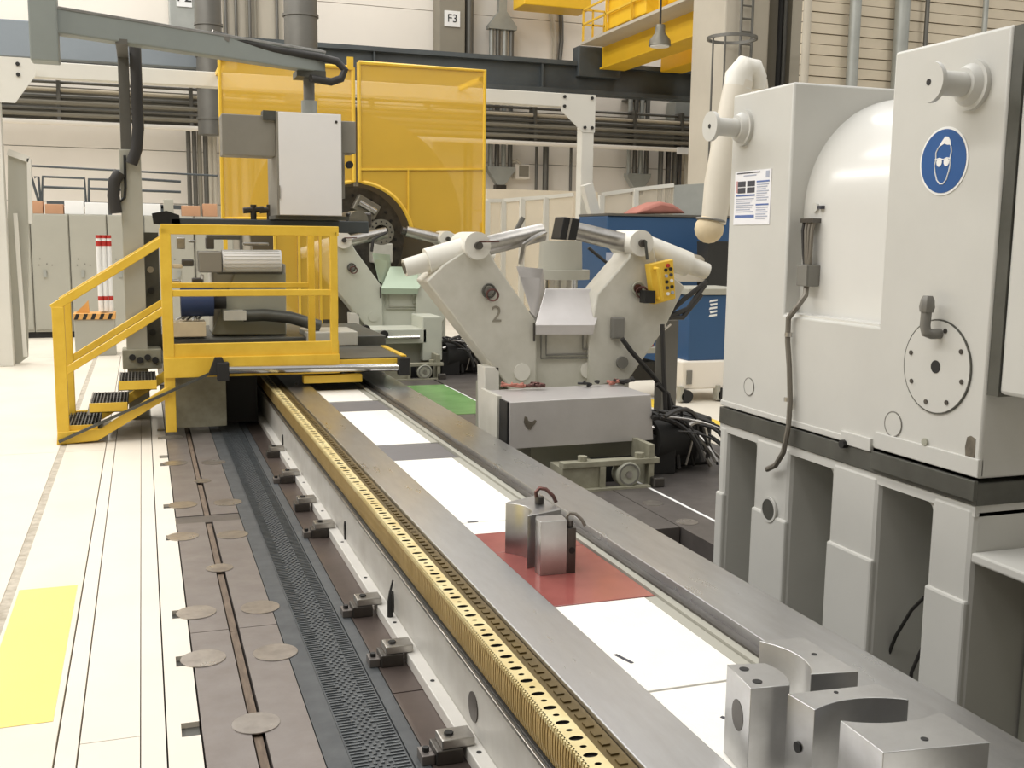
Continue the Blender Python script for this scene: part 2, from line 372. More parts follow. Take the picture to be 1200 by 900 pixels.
o = MB().rings([(1.0, p.y, .05), (1.0, p.y, .12), (1.005, p.y+.02, .16), (1.02, p.y+.03, .21)], [.013, .013, .006, .004], 8).build('cable_stub', 'black'); tag(o, 'short black cable stub standing on the bed flange', 'cable')

# ================================================================ TAILSTOCK (right)
hx = 3.0
hs = thing('tailstock', 'tall light grey tailstock with a rounded cover and open base', 'machine', (3.6, 4.1, 0))
# base casting: columns with open windows
colsY = [(3.15, 3.386), (3.713, 4.048), (4.38, 4.70), (4.985, 5.07)]
m = MB()
for a, b in colsY:
    c = B(hx, 3.5, a, b, -.44, .74).build('base_column', 'mpaint', hs, bevel=.025)
    B(hx-.012, hx+.03, a+.004, b-.004, -.44, .36).build('column_toe', 'mpaint', hs, bevel=.012)
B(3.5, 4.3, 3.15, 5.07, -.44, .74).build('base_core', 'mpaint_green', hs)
B(hx+.004, 3.5, 3.15, 5.07, .70, .745).build('base_top', 'mpaint', hs)
for (a, b) in ((3.386, 3.713), (4.048, 4.38), (4.70, 4.985)):
    m = MB(); yy = a; m.prism([(hx+.02, a-.001, .701), (hx+.02, a+.06, .701)]+[(hx+.02, a+.06-.06*math.sin(t), .641+.06*math.cos(t)) for t in [math.pi/8*i for i in range(1, 5)]], (.4, 0, 0)); m.build('corner_web', 'mpaint', hs)
m = MB(); p = at(903, 597, 'x', hx); m.cyl((hx-.014, p.y, p.z), (hx-.002, p.y, p.z), .055, n=24); m.build('hole', 'ledge_dark', hs); MB().ring((hx-.016, p.y, p.z), (1, 0, 0), .054, .066, .01).build('hole_rim', 'mpaint', hs)
# sliding ways
B(hx-.004, 4.3, 3.14, 5.07, .745, .835).build('slide_way', 'ledge_dark', hs, bevel=.004)
B(hx-.02, hx, 3.14, 3.75, .765, .845).build('way_strip', 'ledge_dark', hs, bevel=.003)
# upper body
MB().prism([(hx, y, z) for y, z in ((3.14, .852), (5.06, .852), (5.06, 2.51), (4.5, 2.51), (4.5, 1.385), (3.775, 1.385), (3.775, 2.535), (3.14, 2.535))], (1.3, 0, 0)).build('housing', 'mpaint', hs, bevel=.012)
B(hx-.008, hx+.02, 3.14, 3.75, .857, .93).build('skirt', 'mpaint', hs, bevel=.004); B(hx-.006, hx+.02, 3.98, 5.06, .845, .875).build('skirt', 'mpaint', hs, bevel=.004)
cx, cz, r = 3.65, 1.90, .56
prof = [(cx-r, 1.38)]+[(cx-r*math.cos(a), cz+r*math.sin(a)) for a in [math.pi*i/40 for i in range(41)]]+[(cx+r, 1.38)]
MB().prism([(x, 3.77, z) for x, z in prof], (0, .735, 0)).build('rounded_cover', 'mpaint_w', hs)
B(hx+.012, 3.12, 3.785, 4.49, 1.384, 1.395).build('recess_sill', 'mpaint_w', hs)
# end cover towards the aisle and shelf
B(hx+.008, 4.2, 3.085, 3.14, 1.18, 2.53).build('seam_gasket', 'ledge_dark', hs)
B(hx+.012, 4.2, 2.86, 3.085, 1.19, 2.545).build('end_cover', 'mpaint', hs, bevel=.015)
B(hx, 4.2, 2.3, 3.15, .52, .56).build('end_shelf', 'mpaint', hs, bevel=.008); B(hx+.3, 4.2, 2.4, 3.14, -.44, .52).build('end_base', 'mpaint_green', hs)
# lifting bollards
for u, v in ((872, 150), (1140, 100)):
    p = at(u, v, 'x', hx); y, z = p.y, p.z
    b = MB().rings([(hx, y, z), (hx-.02, y, z), (hx-.02, y, z), (hx-.05, y, z), (hx-.05, y, z)], [.095, .095, .08, .062, .055], 24).build('lifting_bollard', 'mpaint', hs)
    MB().cyl((hx-.04, y, z), (hx-.19, y, z), .046, n=20).build('bollard_shaft', 'mpaint', b)
    MB().cyl((hx-.185, y, z), (hx-.205, y, z), .076, n=24).build('bollard_cap', 'mpaint', b)
    MB().cyl((hx-.203, y, z), (hx-.207, y, z), .012, n=10).build('bolt', 'black', b)
# safety-goggles sign
sy, sz = 3.445, 2.068
sg = MB().cyl((hx, sy, sz), (hx-.003, sy, sz), .133, n=48).build('safety_sign', 'white', hs, label='round blue mandatory goggles sign')
MB().cyl((hx-.003, sy, sz), (hx-.0045, sy, sz), .124, n=48).build('sign_face', 'sign_blue', sg)
def sgp(pts): return [(hx-.005, sy-a*.1, sz+b*.1) for a, b in pts]     # a to the right, b up
hair = [(-.30, .55), (-.12, .78), (.05, .95), (.22, .93), (.34, .78), (.40, .55), (.30, .62), (.18, .62), (.02, .68), (-.12, .62)]
MB().prism(sgp(hair), (-.0012, 0, 0)).build('pictogram_hair', 'white', sg, smooth=False)
head = [(-.30, .55), (-.42, .35), (-.40, .05), (-.46, -.15), (-.40, -.42), (-.28, -.72), (-.10, -.88), (.08, -.88), (.26, -.72), (.36, -.42), (.42, -.15), (.38, .05), (.44, .35), (.40, .55)]
MB().rings(sgp(head), .003, 6).build('pictogram_head', 'white', sg)
for c in (-.20, .20):
    l = [(c+.15*math.cos(a), -.02+.15*math.sin(a)*(1.25 if math.sin(a) < 0 else .8)) for a in [2*math.pi*i/18 for i in range(18)]]
    MB().prism(sgp(l), (-.0015, 0, 0)).build('pictogram_lens', 'white', sg, smooth=False)
MB().rings(sgp([(-.46, .08), (-.20, .12), (0, .06), (.20, .12), (.44, .08)]), .0025, 6).build('pictogram_goggles', 'white', sg)
# notice sheet
y1, y0, z0, z1 = 5.005, 4.66, 1.83, 2.108
nt = B(hx-.003, hx, y0, y1, z0, z1).build('notice_sheet', 'paper', hs, label='printed safety notice with small photos')
def inkr(a0, a1, b0, b1, m):   # fractions from the left / top of the sheet
    W = y1-y0; Hh = z1-z0; B(hx-.0045, hx-.003, y1-a1*W, y1-a0*W, z1-b1*Hh, z1-b0*Hh).build('print', m, nt, smooth=False)
inkr(.06, .70, .03, .05, 'ink_dark'); inkr(.25, .60, .08, .10, 'ink_grey'); inkr(.86, .95, .03, .15, 'ink_grey')
for a, b in ((.10, .19), (.36, .19), (.10, .31), (.36, .31)): inkr(a, a+.21, b, b+.10, 'ink_dark')
inkr(.05, .09, .18, .40, 'ink_pink'); inkr(.05, .58, .44, .47, 'ink_blue'); inkr(.62, .96, .20, .23, 'ink_blue'); inkr(.62, .96, .62, .65, 'ink_blue'); inkr(.04, .58, .82, .87, 'ink_blue')
for i in range(7): inkr(.06, .56-.05*(i % 3), .51+.04*i, .525+.04*i, 'ink_grey')
for i in range(8): inkr(.63, .95-.04*(i % 3), .26+.04*i, .277+.04*i, 'ink_grey')
for i in range(6): inkr(.63, .94-.05*(i % 2), .68+.04*i, .697+.04*i, 'ink_grey')
# inspection cover
dy, dz, dr = 3.405, 1.256, .185
MB().ring((hx-.0055, dy, dz), (1, 0, 0), dr-.001, dr+.006, .007, 48).build('cover_gap', 'ledge_dark', hs)
ic = MB().cyl((hx, dy, dz), (hx-.007, dy, dz), dr, n=48).build('inspection_cover', 'mpaint', hs)
for i in range(8):
    a = 2*math.pi*(i+.35)/8; q = (dy+dr*.83*math.cos(a), dz+dr*.83*math.sin(a)); MB().cyl((hx-.006, *q), (hx-.011, *q), .010, n=8).build('bolt', 'steel_dark', ic)
MB().cyl((hx-.006, dy, dz), (hx-.009, dy, dz), .026, n=20).build('center_hole', 'black_soft', ic)
p0 = at(1103, 391, 'x', hx)
MB().rings([(hx, p0.y, p0.z), (hx-.05, p0.y, p0.z), (hx-.062, p0.y+.012, p0.z+.004), (hx-.066, p0.y+.018, p0.z+.03), (hx-.062, p0.y+.02, p0.z+.09)], .021, 12).build('elbow_pipe', 'pipe_grey', hs)
MB().rings([(hx-.062, p0.y+.02, p0.z+.085), (hx-.061, p0.y+.02, p0.z+.105), (hx-.06, p0.y+.02, p0.z+.135), (hx-.06, p0.y+.02, p0.z+.15)], [.026, .03, .026, .018], 8).build('pipe_union', 'pipe_grey', hs)
for u, v, rr in ((878, 453, .048), (1047, 497, .055)):
    p = at(u, v, 'x', hx); MB().ring((hx-.004, p.y, p.z), (1, 0, 0), rr*.93, rr, .006).build('plug_rim', 'pipe_grey', hs); MB().cyl((hx+.01, p.y, p.z), (hx-.003, p.y, p.z), rr*.93, n=32).build('round_plug', 'mpaint', hs)
p = at(1137, 525, 'x', hx); MB().prism([(hx-.002, p.y+a, p.z+b) for a, b in ((-.025, .04), (0, .048), (.018, .04), (.026, .0), (.02, -.045), (-.005, -.05), (-.026, -.04))], (.004, 0, 0)).build('chipped_paint', 'chip', hs, label='patch of chipped paint')
p = at(992, 520, 'x', hx); MB().cyl((hx-.03, p.y, p.z), (hx+.01, p.y, p.z), .02, n=8).build('stop_bolt', 'black_soft', hs)
B(hx-.012, hx+.01, 3.77, 3.98, .835, .895).build('gib_block', 'mpaint', hs, bevel=.004)
p = at(1085, 518, 'x', hx); MB().cyl((hx-.01, p.y, p.z), (hx+.01, p.y, p.z), .016, n=10).build('bolt', 'mpaint_green', hs)
# junction box with flexible conduits
rx = 3.09; p = at(946, 322, 'x', rx-.04)
jb = B(rx-.07, rx, p.y-.048, p.y+.048, p.z-.055, p.z+.05).build('junction_box', 'pipe_grey', hs, bevel=.006)
B(rx-.076, rx-.07, p.y-.046, p.y-.004, p.z-.052, p.z+.047).build('box_lid', 'pipe_grey', jb)
cp = at(949, 258, 'x', rx-.03)
B(rx-.05, rx, cp.y-.05, cp.y+.05, cp.z-.012, cp.z+.008).build('connector_bar', 'steel_dark', hs)
for i, mm in enumerate(('cable', 'cable_l', 'cable_l', 'cable_l')):
    yy = cp.y+.038-.025*i
    MB().rings([(rx-.03, yy, cp.z-.005), (rx-.04, yy, cp.z-.05), (rx-.045, p.y+.03-.018*i, p.z+.1), (rx-.04, p.y+.02-.012*i, p.z+.045)], [.012, .009, .009, .011], 8).build('flexible_cable', mm, hs)
for du in (-8, 18): q = at(946+du, 243, 'x', rx); B(rx-.02, rx+.02, q.y-.017, q.y+.017, q.z-.008, q.z+.008).build('name_plate', 'ink_dark', hs)
q = at(957, 243, 'x', rx); MB().cyl((rx+.02, q.y, q.z), (rx-.012, q.y, q.z), .022, n=16).build('round_plug', 'mpaint', hs)
path = [(945, 335, 3.04), (944, 346, 3.03), (934, 360, 2.985), (924, 373, 2.972), (923, 400, 2.972), (925, 430, 2.972), (926, 470, 2.972), (924, 500, 2.965), (918, 530, 2.955), (909, 545, 2.955), (899, 550, 2.965)]
MB().rings([at(u, v, 'x', x) for u, v, x in path], .014, 8).build('conduit', 'cable_l', hs)
for (u, v) in ((924, 392), (923, 468)): q = at(u, v, 'x', 2.972); MB().cyl((2.972, q.y, q.z-.01), (2.972, q.y, q.z+.01), .018, n=10).build('conduit_clip', 'steel', hs)
# loose cables hanging in the base window
for pts in (((1083, 700), (1068, 715), (1050, 745), (1038, 775), (1036, 800)), ((1088, 745), (1078, 765), (1068, 788), (1066, 810))):
    MB().rings([at(u, v, 'x', 3.12) for u, v in pts], .008, 8).build('loose_cable', 'cable', hs)

# ================================================================ STEADY RESTS
def steady(D, body, sheet, one):
    """D = offset of this steady rest from the one measured at plane y = 7.8"""
    D = Vector(D)
    def S(u, v, y): return at(u, v, 'y', y)+D
    def SP(pix, y): return [S(u, v, y) for u, v in pix]
    lab = 'light grey steady rest marked 2 with stainless apron and yellow control box' if one else 'light grey steady rest with pale green chip sheet beside the chuck'
    r = thing('steady_rest', lab, 'steady rest', Vector((3.1, 7.5, 0))+D, 'steady rests on the right-hand track')
    y = 7.8
    MB().prism(SP([(500, 330), (520, 310), (548, 292), (572, 292), (582, 310), (629, 378), (629, 462), (600, 462), (592, 448)], y), (0, .34, 0)).build('arm_body', body, r, bevel=.012)
    MB().prism(SP([(700, 345), (737, 302), (742, 290), (766, 290), (770, 308), (803, 336), (779, 385), (737, 445), (690, 455), (690, 400)], y), (0, .34, 0)).build('arm_body', body, r, bevel=.012)
    MB().prism(SP([(626, 388), (737, 388), (737, 462), (600, 470), (600, 440)], y+.05), (0, .5, 0)).build('pedestal', body, r, bevel=.008)
    # roller arms: housing, sleeve and roller head
    for sgn, e0, e1, s1, piv in ((-1, (474, 314), (566, 289), (636, 272), (560, 288)), (1, (828, 318), (746, 287), (672, 270), (752, 285))):
        yc = y+.12; a, b, c = S(*e0, yc), S(*e1, yc), S(*s1, yc); ab = b-a
        hs_ = MB().rings([a, a, a+ab*.28, a+ab*.28, b], [.05, .068, .074, .104, .112], 20).build('roller_housing', 'swhite', r)
        MB().cyl(a-ab.normalized()*.006, a+ab.normalized()*.01, .045, n=16).build('end_cap', 'ledge_dark', hs_)
        sl = MB().cyl(b-ab.normalized()*.05, c, .078, .072, n=20).build('roller_sleeve', 'steel', r)
        q = S(*piv, y-.06); MB().cyl(q, q+Vector((0, .42, 0)), .105, n=24).build('pivot_boss', 'swhite', r)
        MB().cyl(q-Vector((0, .04, 0)), q, .03, n=12).build('pivot_pin', 'steel_dark', r)
        if sgn < 0:
            MB().bar(q+Vector((0, -.03, .03)), q+Vector((.16, -.03, .035)), .014, .014).build('locking_lever', 'shackle', r)
            MB().rings([c+Vector((0, -.05, 0)), c+Vector((-.12, -.11, -.05)), c+Vector((-.2, -.12, -.1)), c+Vector((-.22, -.1, -.25))], .02, 8).build('oil_line', 'steel' if one else 'cable', r)
        else:
            MB().bar(q+Vector((.01, -.04, .02)), q+Vector((.03, -.05, -.13)), .018, .018, (0, 1, 0)).build('locking_lever', 'ledge_dark', r)
            u = (c-b).normalized(); n_ = Vector((-u.z, 0, u.x)); n_ = n_ if n_.z > 0 else -n_
            if one:
                rh = MB().prism([c+n_*.085, c-n_*.085, c+u*.17-n_*.07, c+u*.17+n_*.095], (0, .001, 0)) if 0 else MB()
                rh.prism([c+n_*.09-Vector((0, .1, 0)), c-n_*.08-Vector((0, .1, 0)), c+u*.14-n_*.10-Vector((0, .1, 0)), c+u*.14+n_*.08-Vector((0, .1, 0))], (0, .2, 0)); rh = rh.build('roller_head', 'black', r, bevel=.008)
                MB().bar(c+u*.08+n_*.08-Vector((0, .103, 0)), c+u*.08-n_*.09-Vector((0, .103, 0)), .006, .016).build('roller_clip', 'steel', rh)
            else: MB().cyl(c, c+u*.06, .05, n=16).build('roller_head', 'steel_dark', r)
    # rings and bosses
    for u, v in ((573, 341), (748, 338)):
        q = S(u, v, y-.02); MB().torus(q, (0, 1, 0), .05, .009).build('eye_ring', 'ledge_dark' if u < 600 else 'mpaint_green', r); MB().torus(q+Vector((.02, -.03, -.03)), (.5, 1, .2), .045, .008).build('eye_ring', 'shackle', r)
        MB().cyl(q, q+Vector((0, .03, 0)), .035, n=16).build('boss', 'shackle' if (u > 600 and one) else 'pipe_grey', r)
    for u, v in ((690, 434), (612, 436)):
        q = S(u, v, y+.03 if u > 650 else y-.01); MB().cyl(q, q+Vector((0, .05, 0)), .068, n=24).build('round_plug', 'swhite' if one else body, r)
    # chip sheets
    top = SP([(640, 339), (712, 339)], y+.2); bot = SP([(697, 381), (628, 381)], y-.05)
    MB().prism(top+bot, (0, .012, .006)).build('chip_sheet', sheet, r)
    MB().prism(SP([(628, 381), (697, 381), (695, 392), (628, 392)], y-.05), (0, .01, 0)).build('sheet_lip', sheet, r)
    MB().prism([S(605, 312, y+.30), S(636, 315, y+.36), S(639, 345, y+.3), S(628, 372, y+.05), S(622, 366, y+.02)], (.006, .012, 0)).build('chip_sheet', sheet, r)
    MB().prism([S(734, 302, y+.2), S(740, 302, y+.3), S(704, 340, y+.3), S(700, 340, y+.1)], (0, .02, .01)).build('chip_sheet', 'swhite', r)
    # pipework on the pedestal
    for pts in (((634, 393), (634, 420), (712, 419)), ((640, 393), (640, 416), (716, 414)), ((683, 393), (683, 409), (719, 409))):
        MB().rings(SP(pts, y+.03), .008, 6).build('oil_pipe', 'mpaint_green' if not one else 'pipe_grey', r)
    MB().rings(SP(((626, 378), (626, 400)), y-.03), .009, 6).build('oil_pipe', 'steel_dark', r)
    # legs, apron box and wheeled base
    MB().prism(SP([(568, 430), (585, 430), (585, 560), (570, 560)], y), (0, .2, 0)).build('side_column', 'swhite', r, bevel=.005)
    B(*[a+b for a, b in zip((2.62, 3.5, 7.05, 8.4, .0, .55), (D.x, D.x, D.y, D.y, 0, 0))]).build('lower_body', 'mpaint_green', r)
    bx = [(2.405, 6.9, .265), (3.53, 6.9, .275), (3.50, 6.9, .615), (2.40, 6.9, .60), (2.40, 7.5, .60), (3.50, 7.5, .615), (2.405, 7.5, .4), (3.53, 7.5, .4)]
    bx = [Vector(p)+D for p in bx]
    if one:
        MB().add(bx, [(0, 1, 2, 3), (3, 2, 5, 4), (1, 7, 5, 2), (6, 4, 5, 7), (0, 6, 7, 1), (0, 3, 4, 6)]).build('apron_box', 'stainless', r, bevel=.004)
        B(2.37+D.x, 2.40+D.x, 7.08+D.y, 7.5+D.y, .2, .62).build('side_plate', 'sgrey', r); B(2.385+D.x, 2.41+D.x, 6.91+D.y, 7.1+D.y, .29, .6).build('opening_shade', 'black', r)  # the black block paints the shade of the opening beside the apron
        MB().prism([S(u, v, 6.895) for u, v in ((615, 488), (618, 489), (619, 493), (623, 495), (627, 492), (629, 493), (627, 497), (624, 500), (622, 504), (619, 503), (616, 499), (614, 495))], (0, .004, 0)).build('dent_mark', 'chip', r)
        for u, v, m_ in ((606, 448, 'redcloth'), (628, 440, 'shackle'), (695, 445, 'black'), (720, 442, 'redcloth'), (735, 448, 'cable')):
            q = S(u, v, 7.35); q.y = 7.40+D.y; q.z = .632; rg = random.Random(u); m2 = MB()
            for k in range(4):
                P = [q+Vector((rg.uniform(-.1, .1), rg.uniform(-.05, .08), rg.uniform(-.008, .035))) for j in range(4)]
                P = [P[0].lerp(P[1], t_).lerp(P[2].lerp(P[3], t_), t_) for t_ in [j/6 for j in range(7)]]; m2.rings(P, rg.uniform(.008, .014), 6)
            m2.build('rag_and_hose', m_, r)
    else:
        B(2.45+D.x, 3.3+D.x, 6.9+D.y, 7.5+D.y, .42, .60).build('apron_box', body, r, bevel=.01); MB().cyl((2.4+D.x, 6.87+D.y, .5), (3.2+D.x, 6.87+D.y, .5), .02, n=10).build('chrome_rod', 'chrome', r)
        B(3.25+D.x, 3.5+D.x, 6.9+D.y, 7.5+D.y, .2, .75).build('side_housing', body, r, bevel=.01)
        for u, v in ((620, 470), (655, 480)): q = S(u, v, 6.85); MB().cyl(q, q+Vector((0, .1, 0)), .05, n=12).build('hand_knob', 'black_soft', r)
    yb = 6.62+D.y; X = D.x
    B(2.70+X, 3.44+X, yb-.006, yb+.08, .165, .205).build('base_beam', 'olive', r, bevel=.004)
    B(2.70+X, 2.98+X, yb+.01, yb+.25, .0, .165).build('base_panel', 'olive', r, bevel=.004)
    B(2.98+X, 3.02+X, yb-.01, yb+.3, .0, .165).build('base_rib', 'olive', r); B(3.36+X, 3.40+X, yb, yb+.3, .0, .30).build('base_rib', 'olive', r)
    B(3.02+X, 3.36+X, yb+.2, yb+.3, .0, .165).build('wheel_well', 'black', r)
    B(2.75+X, 3.36+X, yb-.04, yb+.02, -.0, .015).build('base_foot', 'olive', r)
    for xx in (2.86, 3.30): MB().cyl((xx+X, yb+.04, .205), (xx+X, yb+.04, .24), .035, n=8).build('hex_bolt', 'olive', r)
    wc = Vector((3.20+X, yb, .098)); wl = MB().rings([wc+Vector((0, .08, 0)), wc+Vector((0, .0, 0)), wc+Vector((0, -.015, 0)), wc+Vector((0, -.005, 0))], [.095, .095, .08, .06], 28).build('wheel', 'mpaint_green', r)
    MB().ring(wc+Vector((0, -.016, 0)), (0, 1, 0), .066, .078, .006, 28).build('wheel_groove', 'pipe_grey', wl)
    MB().cyl(wc+Vector((0, -.02, 0)), wc, .025, n=12).build('wheel_hub', 'steel', wl)
    B(3.37+X, 3.46+X, yb-.06, yb+.03, 0, .07).build('drive_foot', 'steel_dark', r, bevel=.01)
    # hydraulic pack with hoses
    q = Vector((3.72, 7.05, 0))+D
    MB().cyl(q+Vector((-.17, 0, .25)), q+Vector((.28, .1, .25)), .17, n=20).build('pump_motor', 'black_soft', r)
    B(q.x-.22, q.x+.02, q.y-.12, q.y+.2, 0, .3).build('pump_block', 'black', r, bevel=.01); B(q.x+.02, q.x+.45, q.y+.1, q.y+.5, 0, .38).build('pump_block', 'curve_black', r, bevel=.02)
    rnd = random.Random(3)
    for i in range(26):
        a = q+Vector((rnd.uniform(-.3, .15), rnd.uniform(-.28, .1), rnd.uniform(.25, .5))); e = q+Vector((rnd.uniform(.05, .55), rnd.uniform(-.35, .1), rnd.uniform(.015, .25)))
        mid = (a+e)/2+Vector((rnd.uniform(0, .15), 0, rnd.uniform(.08, .28)))
        P = [(1-t_)**2*a+2*t_*(1-t_)*mid*1+t_*t_*e for t_ in [j/8 for j in range(9)]]
        MB().rings(P, (.018, .012, .009)[i % 3], 6).build('hydraulic_hose', 'cable' if i % 4 else 'steel', r)
    if one:
        # numeral, control box, side hoses
        text('2', 'number', 'coldark', r, S(582, 369, y-.003), .18, label='stencilled number 2')
        p0, p1, p2, p3 = S(761, 310, y-.12), S(789, 304, y-.12), S(792, 350, y-.12), S(767, 357, y-.12)
        cb = MB().prism([p0, p1, p2, p3], (0, .09, 0)).build('control_box', 'yellow', r, bevel=.006, label='yellow push-button control box')
        def cq(a, b, dy=-.125): 
            t_ = p0.lerp(p1, a); l_ = p3.lerp(p2, a); v_ = t_.lerp(l_, b); return v_+Vector((0, -.012, 0))
        for a in (.64, .85):
            for i in range(5): v_ = cq(a, .22+.15*i); MB().cyl(v_, v_+Vector((0, .03, 0)), .014, n=12).build('button', ('white', 'black', 'ink_grey', 'black', 'ink_dark')[(i+int(a*10)) % 5], cb)
        v_ = cq(.75, .12); MB().cyl(v_, v_+Vector((0, .03, 0)), .016, n=12).build('stop_button', 'red', cb)
        h0, h1 = cq(.2, .12), cq(.2, .88); MB().rings([h0+Vector((0, .02, 0)), h0+Vector((0, -.05, 0)), h1+Vector((0, -.05, 0)), h1+Vector((0, .02, 0))], .016, 8).build('box_handle', 'yellow', cb)
        e = S(764, 348, y-.15); B(e.x-.06, e.x+.03, e.y, e.y+.1, e.z-.05, e.z+.05).build('box_bracket', 'black', r)
        e = S(726, 385, y-.05); B(e.x-.06, e.x+.05, e.y, e.y+.12, e.z-.085, e.z+.09).build('switch_box', 'pipe_grey', r, bevel=.012)
        MB().rings(SP([(729, 397), (740, 412), (765, 440), (782, 462), (790, 480)], y-.1)+[S(800, 540, 7.2)], .02, 8).build('trailing_cable', 'cable', r)
        for pts in (((828, 330), (800, 352), (775, 375), (752, 398), (740, 412)), ((826, 334), (806, 362), (782, 372), (757, 400), (745, 415)), ((822, 345), (800, 372), (775, 372))):
            MB().rings(SP(pts, y+.05), .022, 8).build('hose_bundle', 'cable', r)
        for pts in (((780, 382), (756, 400), (735, 418), (690, 419)), ((786, 380), (760, 402), (738, 420), (722, 422))): MB().rings(SP(pts, y+.02), .009, 6).build('oil_pipe', 'steel', r)
        q0 = S(781, 375, y+.25); MB().box(q0.x-.05, q0.x+.09, y+.2, y+.34, 0, q0.z).build('rear_post', 'pipe_grey', r)
        for pts in (((776, 380), (778, 440), (781, 500)), ((770, 450), (783, 462), (788, 500))): MB().rings(SP(pts, y-.2), .02, 8).build('trailing_cable', 'cable', r)
        e = S(770, 465, y-.15)
        q0 = S(800, 433, y+.1); MB().cyl(S(730, 425, y-.03), S(730, 425, y-.03)+Vector((0, .05, 0)), .05, n=16).build('pressure_gauge', 'pipe_grey', r)
    return r
steady((0, 0, 0), 'sgrey', 'stainless', True)
steady((.03, 5.86, 0), 'sgrey_g', 'green_sheet', False)

# vertical work cylinder standing between the arms
wcyl = thing('roll_journal', 'upright white and steel roll journal standing behind the steady rest marked 2', 'roll', at(655, 400, 'y', 9.4)*1)
wcyl.location.z = 0; x, y = wcyl.location.x, 9.4
MB().rings([(x, y, 0), (x, y, 1.05), (x, y, 1.05), (x, y, 1.2)], [.30, .30, .2, .2], 28).build('lower_drum', 'pipe_grey', wcyl)
MB().cyl((x, y, 1.2), (x, y, 1.36), .17, n=28).build('neck', 'chrome', wcyl); MB().rings([(x, y, 1.36), (x, y, 1.45), (x, y, 1.45), (x, y, 1.72)], [.28, .28, .21, .20], 28).build('upper_drum', 'cabgrey', wcyl)
MB().rings([(x+.2, y-.2, 1.66), (x+.42, y-.2, 1.5), (x+.45, y-.2, 1.2), (x+.3, y-.2, 1.0)], .016, 8).build('hose', 'cable', wcyl)

# ================================================================ CHUCK, FACEPLATE AND YELLOW GUARD
ch = thing('chuck', 'dark round lathe chuck with bolted hub under the yellow guard', 'chuck', (2.73, 14.6, 0))
c0 = at(413, 281, 'y', 14.55)
MB().rings([c0, c0+Vector((0, .25, 0))], [.72, .72], 56).build('chuck_body', 'chuckdark', ch)
hb = at(447, 272, 'y', 14.3); h_ = MB().ring(hb, (0, 1, 0), .10, .175, .2, 32).build('hub_ring', 'chuckmetal', ch)
for i in range(12):
    a = 2*math.pi*i/12; q = hb+Vector((.14*math.cos(a), -.006, .14*math.sin(a))); MB().cyl(q, q+Vector((0, .02, 0)), .012, n=8).build('bolt', 'black', h_)
B(hb.x-.12, hb.x+.16, 14.3, 14.55, hb.z-.42, hb.z-.15).build('hub_bracket', 'sgrey', ch, bevel=.02)
for (u, v, a) in ((430, 243, .5), (398, 262, -.2)):
    q = at(u, v, 'y', 14.4); R = Matrix.Rotation(a, 3, 'Y')
    pts = [q+R @ Vector((i*.17, 0, j*.11)) for i, j in ((-1, -1), (1, -1), (1, 1), (-1, 1))]
    jw = MB().prism(pts, (0, .2, 0)).build('jaw', 'chuckmetal', ch, bevel=.015)
    d = R @ Vector((.13, 0, 0)); MB().cyl(q-d-Vector((0, .03, 0)), q+d-Vector((0, .03, 0)), .05, n=14).build('jaw_screw', 'chrome', jw)
for i in range(10):
    a = -.2+i*.22; q = c0+Vector((.60*math.cos(a), -.01, .60*math.sin(a))); MB().cyl(q, q+Vector((0, .03, 0)), .022, n=8).build('bolt', 'black', ch)
bs = thing('headstock', 'grey headstock with large round faceplate behind the yellow guard', 'machine', (2.8, 15.0, 0))
q = at(420, 262, 'y', 14.85); MB().cyl(q, q+Vector((0, .12, 0)), 1.50, n=72).build('faceplate', 'faceplate', bs)
B(1.6, 4.2, 14.97, 15.6, 0, 2.2).build('housing', 'sgrey_g', bs, bevel=.03)

gd = thing('chuck_guard', 'tall yellow transparent guard panels with yellow frames around the chuck', 'guard', (2.75, 14.2, 0))
def gpanel(x0, x1, z0, z1, cut):
    y = 14.2; g = .0
    R = .77
    # panel outline with the chuck opening cut away
    pts = []
    if cut == 'right':   # opening at lower left corner
        pts = [(x0, z1), (x1, z1), (x1, z0)]
        a0 = math.asin(max(-1, (z0-c0.z)/R)); a1 = math.acos((x0-c0.x)/R)
        pts += [(c0.x+R*math.cos(a0+(a1-a0)*i/20), c0.z+R*math.sin(a0+(a1-a0)*i/20)) for i in range(21)]
    else:
        a1 = math.acos((x1-c0.x)/R); pts = [(x1, z1), (x0, z1), (x0, z0), (c0.x-R*math.cos(math.asin((z0-c0.z)/R)), z0)]
        a0 = math.pi-math.asin((z0-c0.z)/R); pts += [(c0.x+R*math.cos(a0+(a1-a0)*i/20), c0.z+R*math.sin(a0+(a1-a0)*i/20)) for i in range(21)]
    o = MB().prism([(a, y, b) for a, b in pts], (0, .01, 0)).build('mesh_panel', 'yellow_mesh', gd)
    fr = MB().rings([(a, y, b) for a, b in pts]+[(pts[0][0], y, pts[0][1])], .028, 6).build('panel_frame', 'yellow', gd)
gpanel(1.0, 2.70, 1.95, 3.93, 'left'); gpanel(2.775, 4.52, 1.74, 4.0, 'right')
for a, b in (((2.775, 2.62), (4.52, 2.68)), ((3.44, 2.64), (3.44, 1.95))):
    MB().bar((a[0], 14.19, a[1]), (b[0], 14.19, b[1]), .02, .025, (0, 1, 0) if a[0] == b[0] else (0, 0, 1)).build('panel_rib', 'yellow', gd)
for x in (1.0, 4.49): B(x, x+.05, 14.22, 14.28, .0, 1.95).build('guard_post', 'yellow', gd)
B(2.715, 2.765, 14.22, 14.3, 2.4, 3.4).build('guard_mullion', 'coldark', gd)
B(2.62, 2.70, 14.17, 14.2, 3.9, 4.06).build('hinge_tab', 'yellow', gd)
for x in (1.02, 4.44): B(x, x+.06, 14.21, 15.3, 3.86, 3.92).build('side_rail', 'yellow', gd)
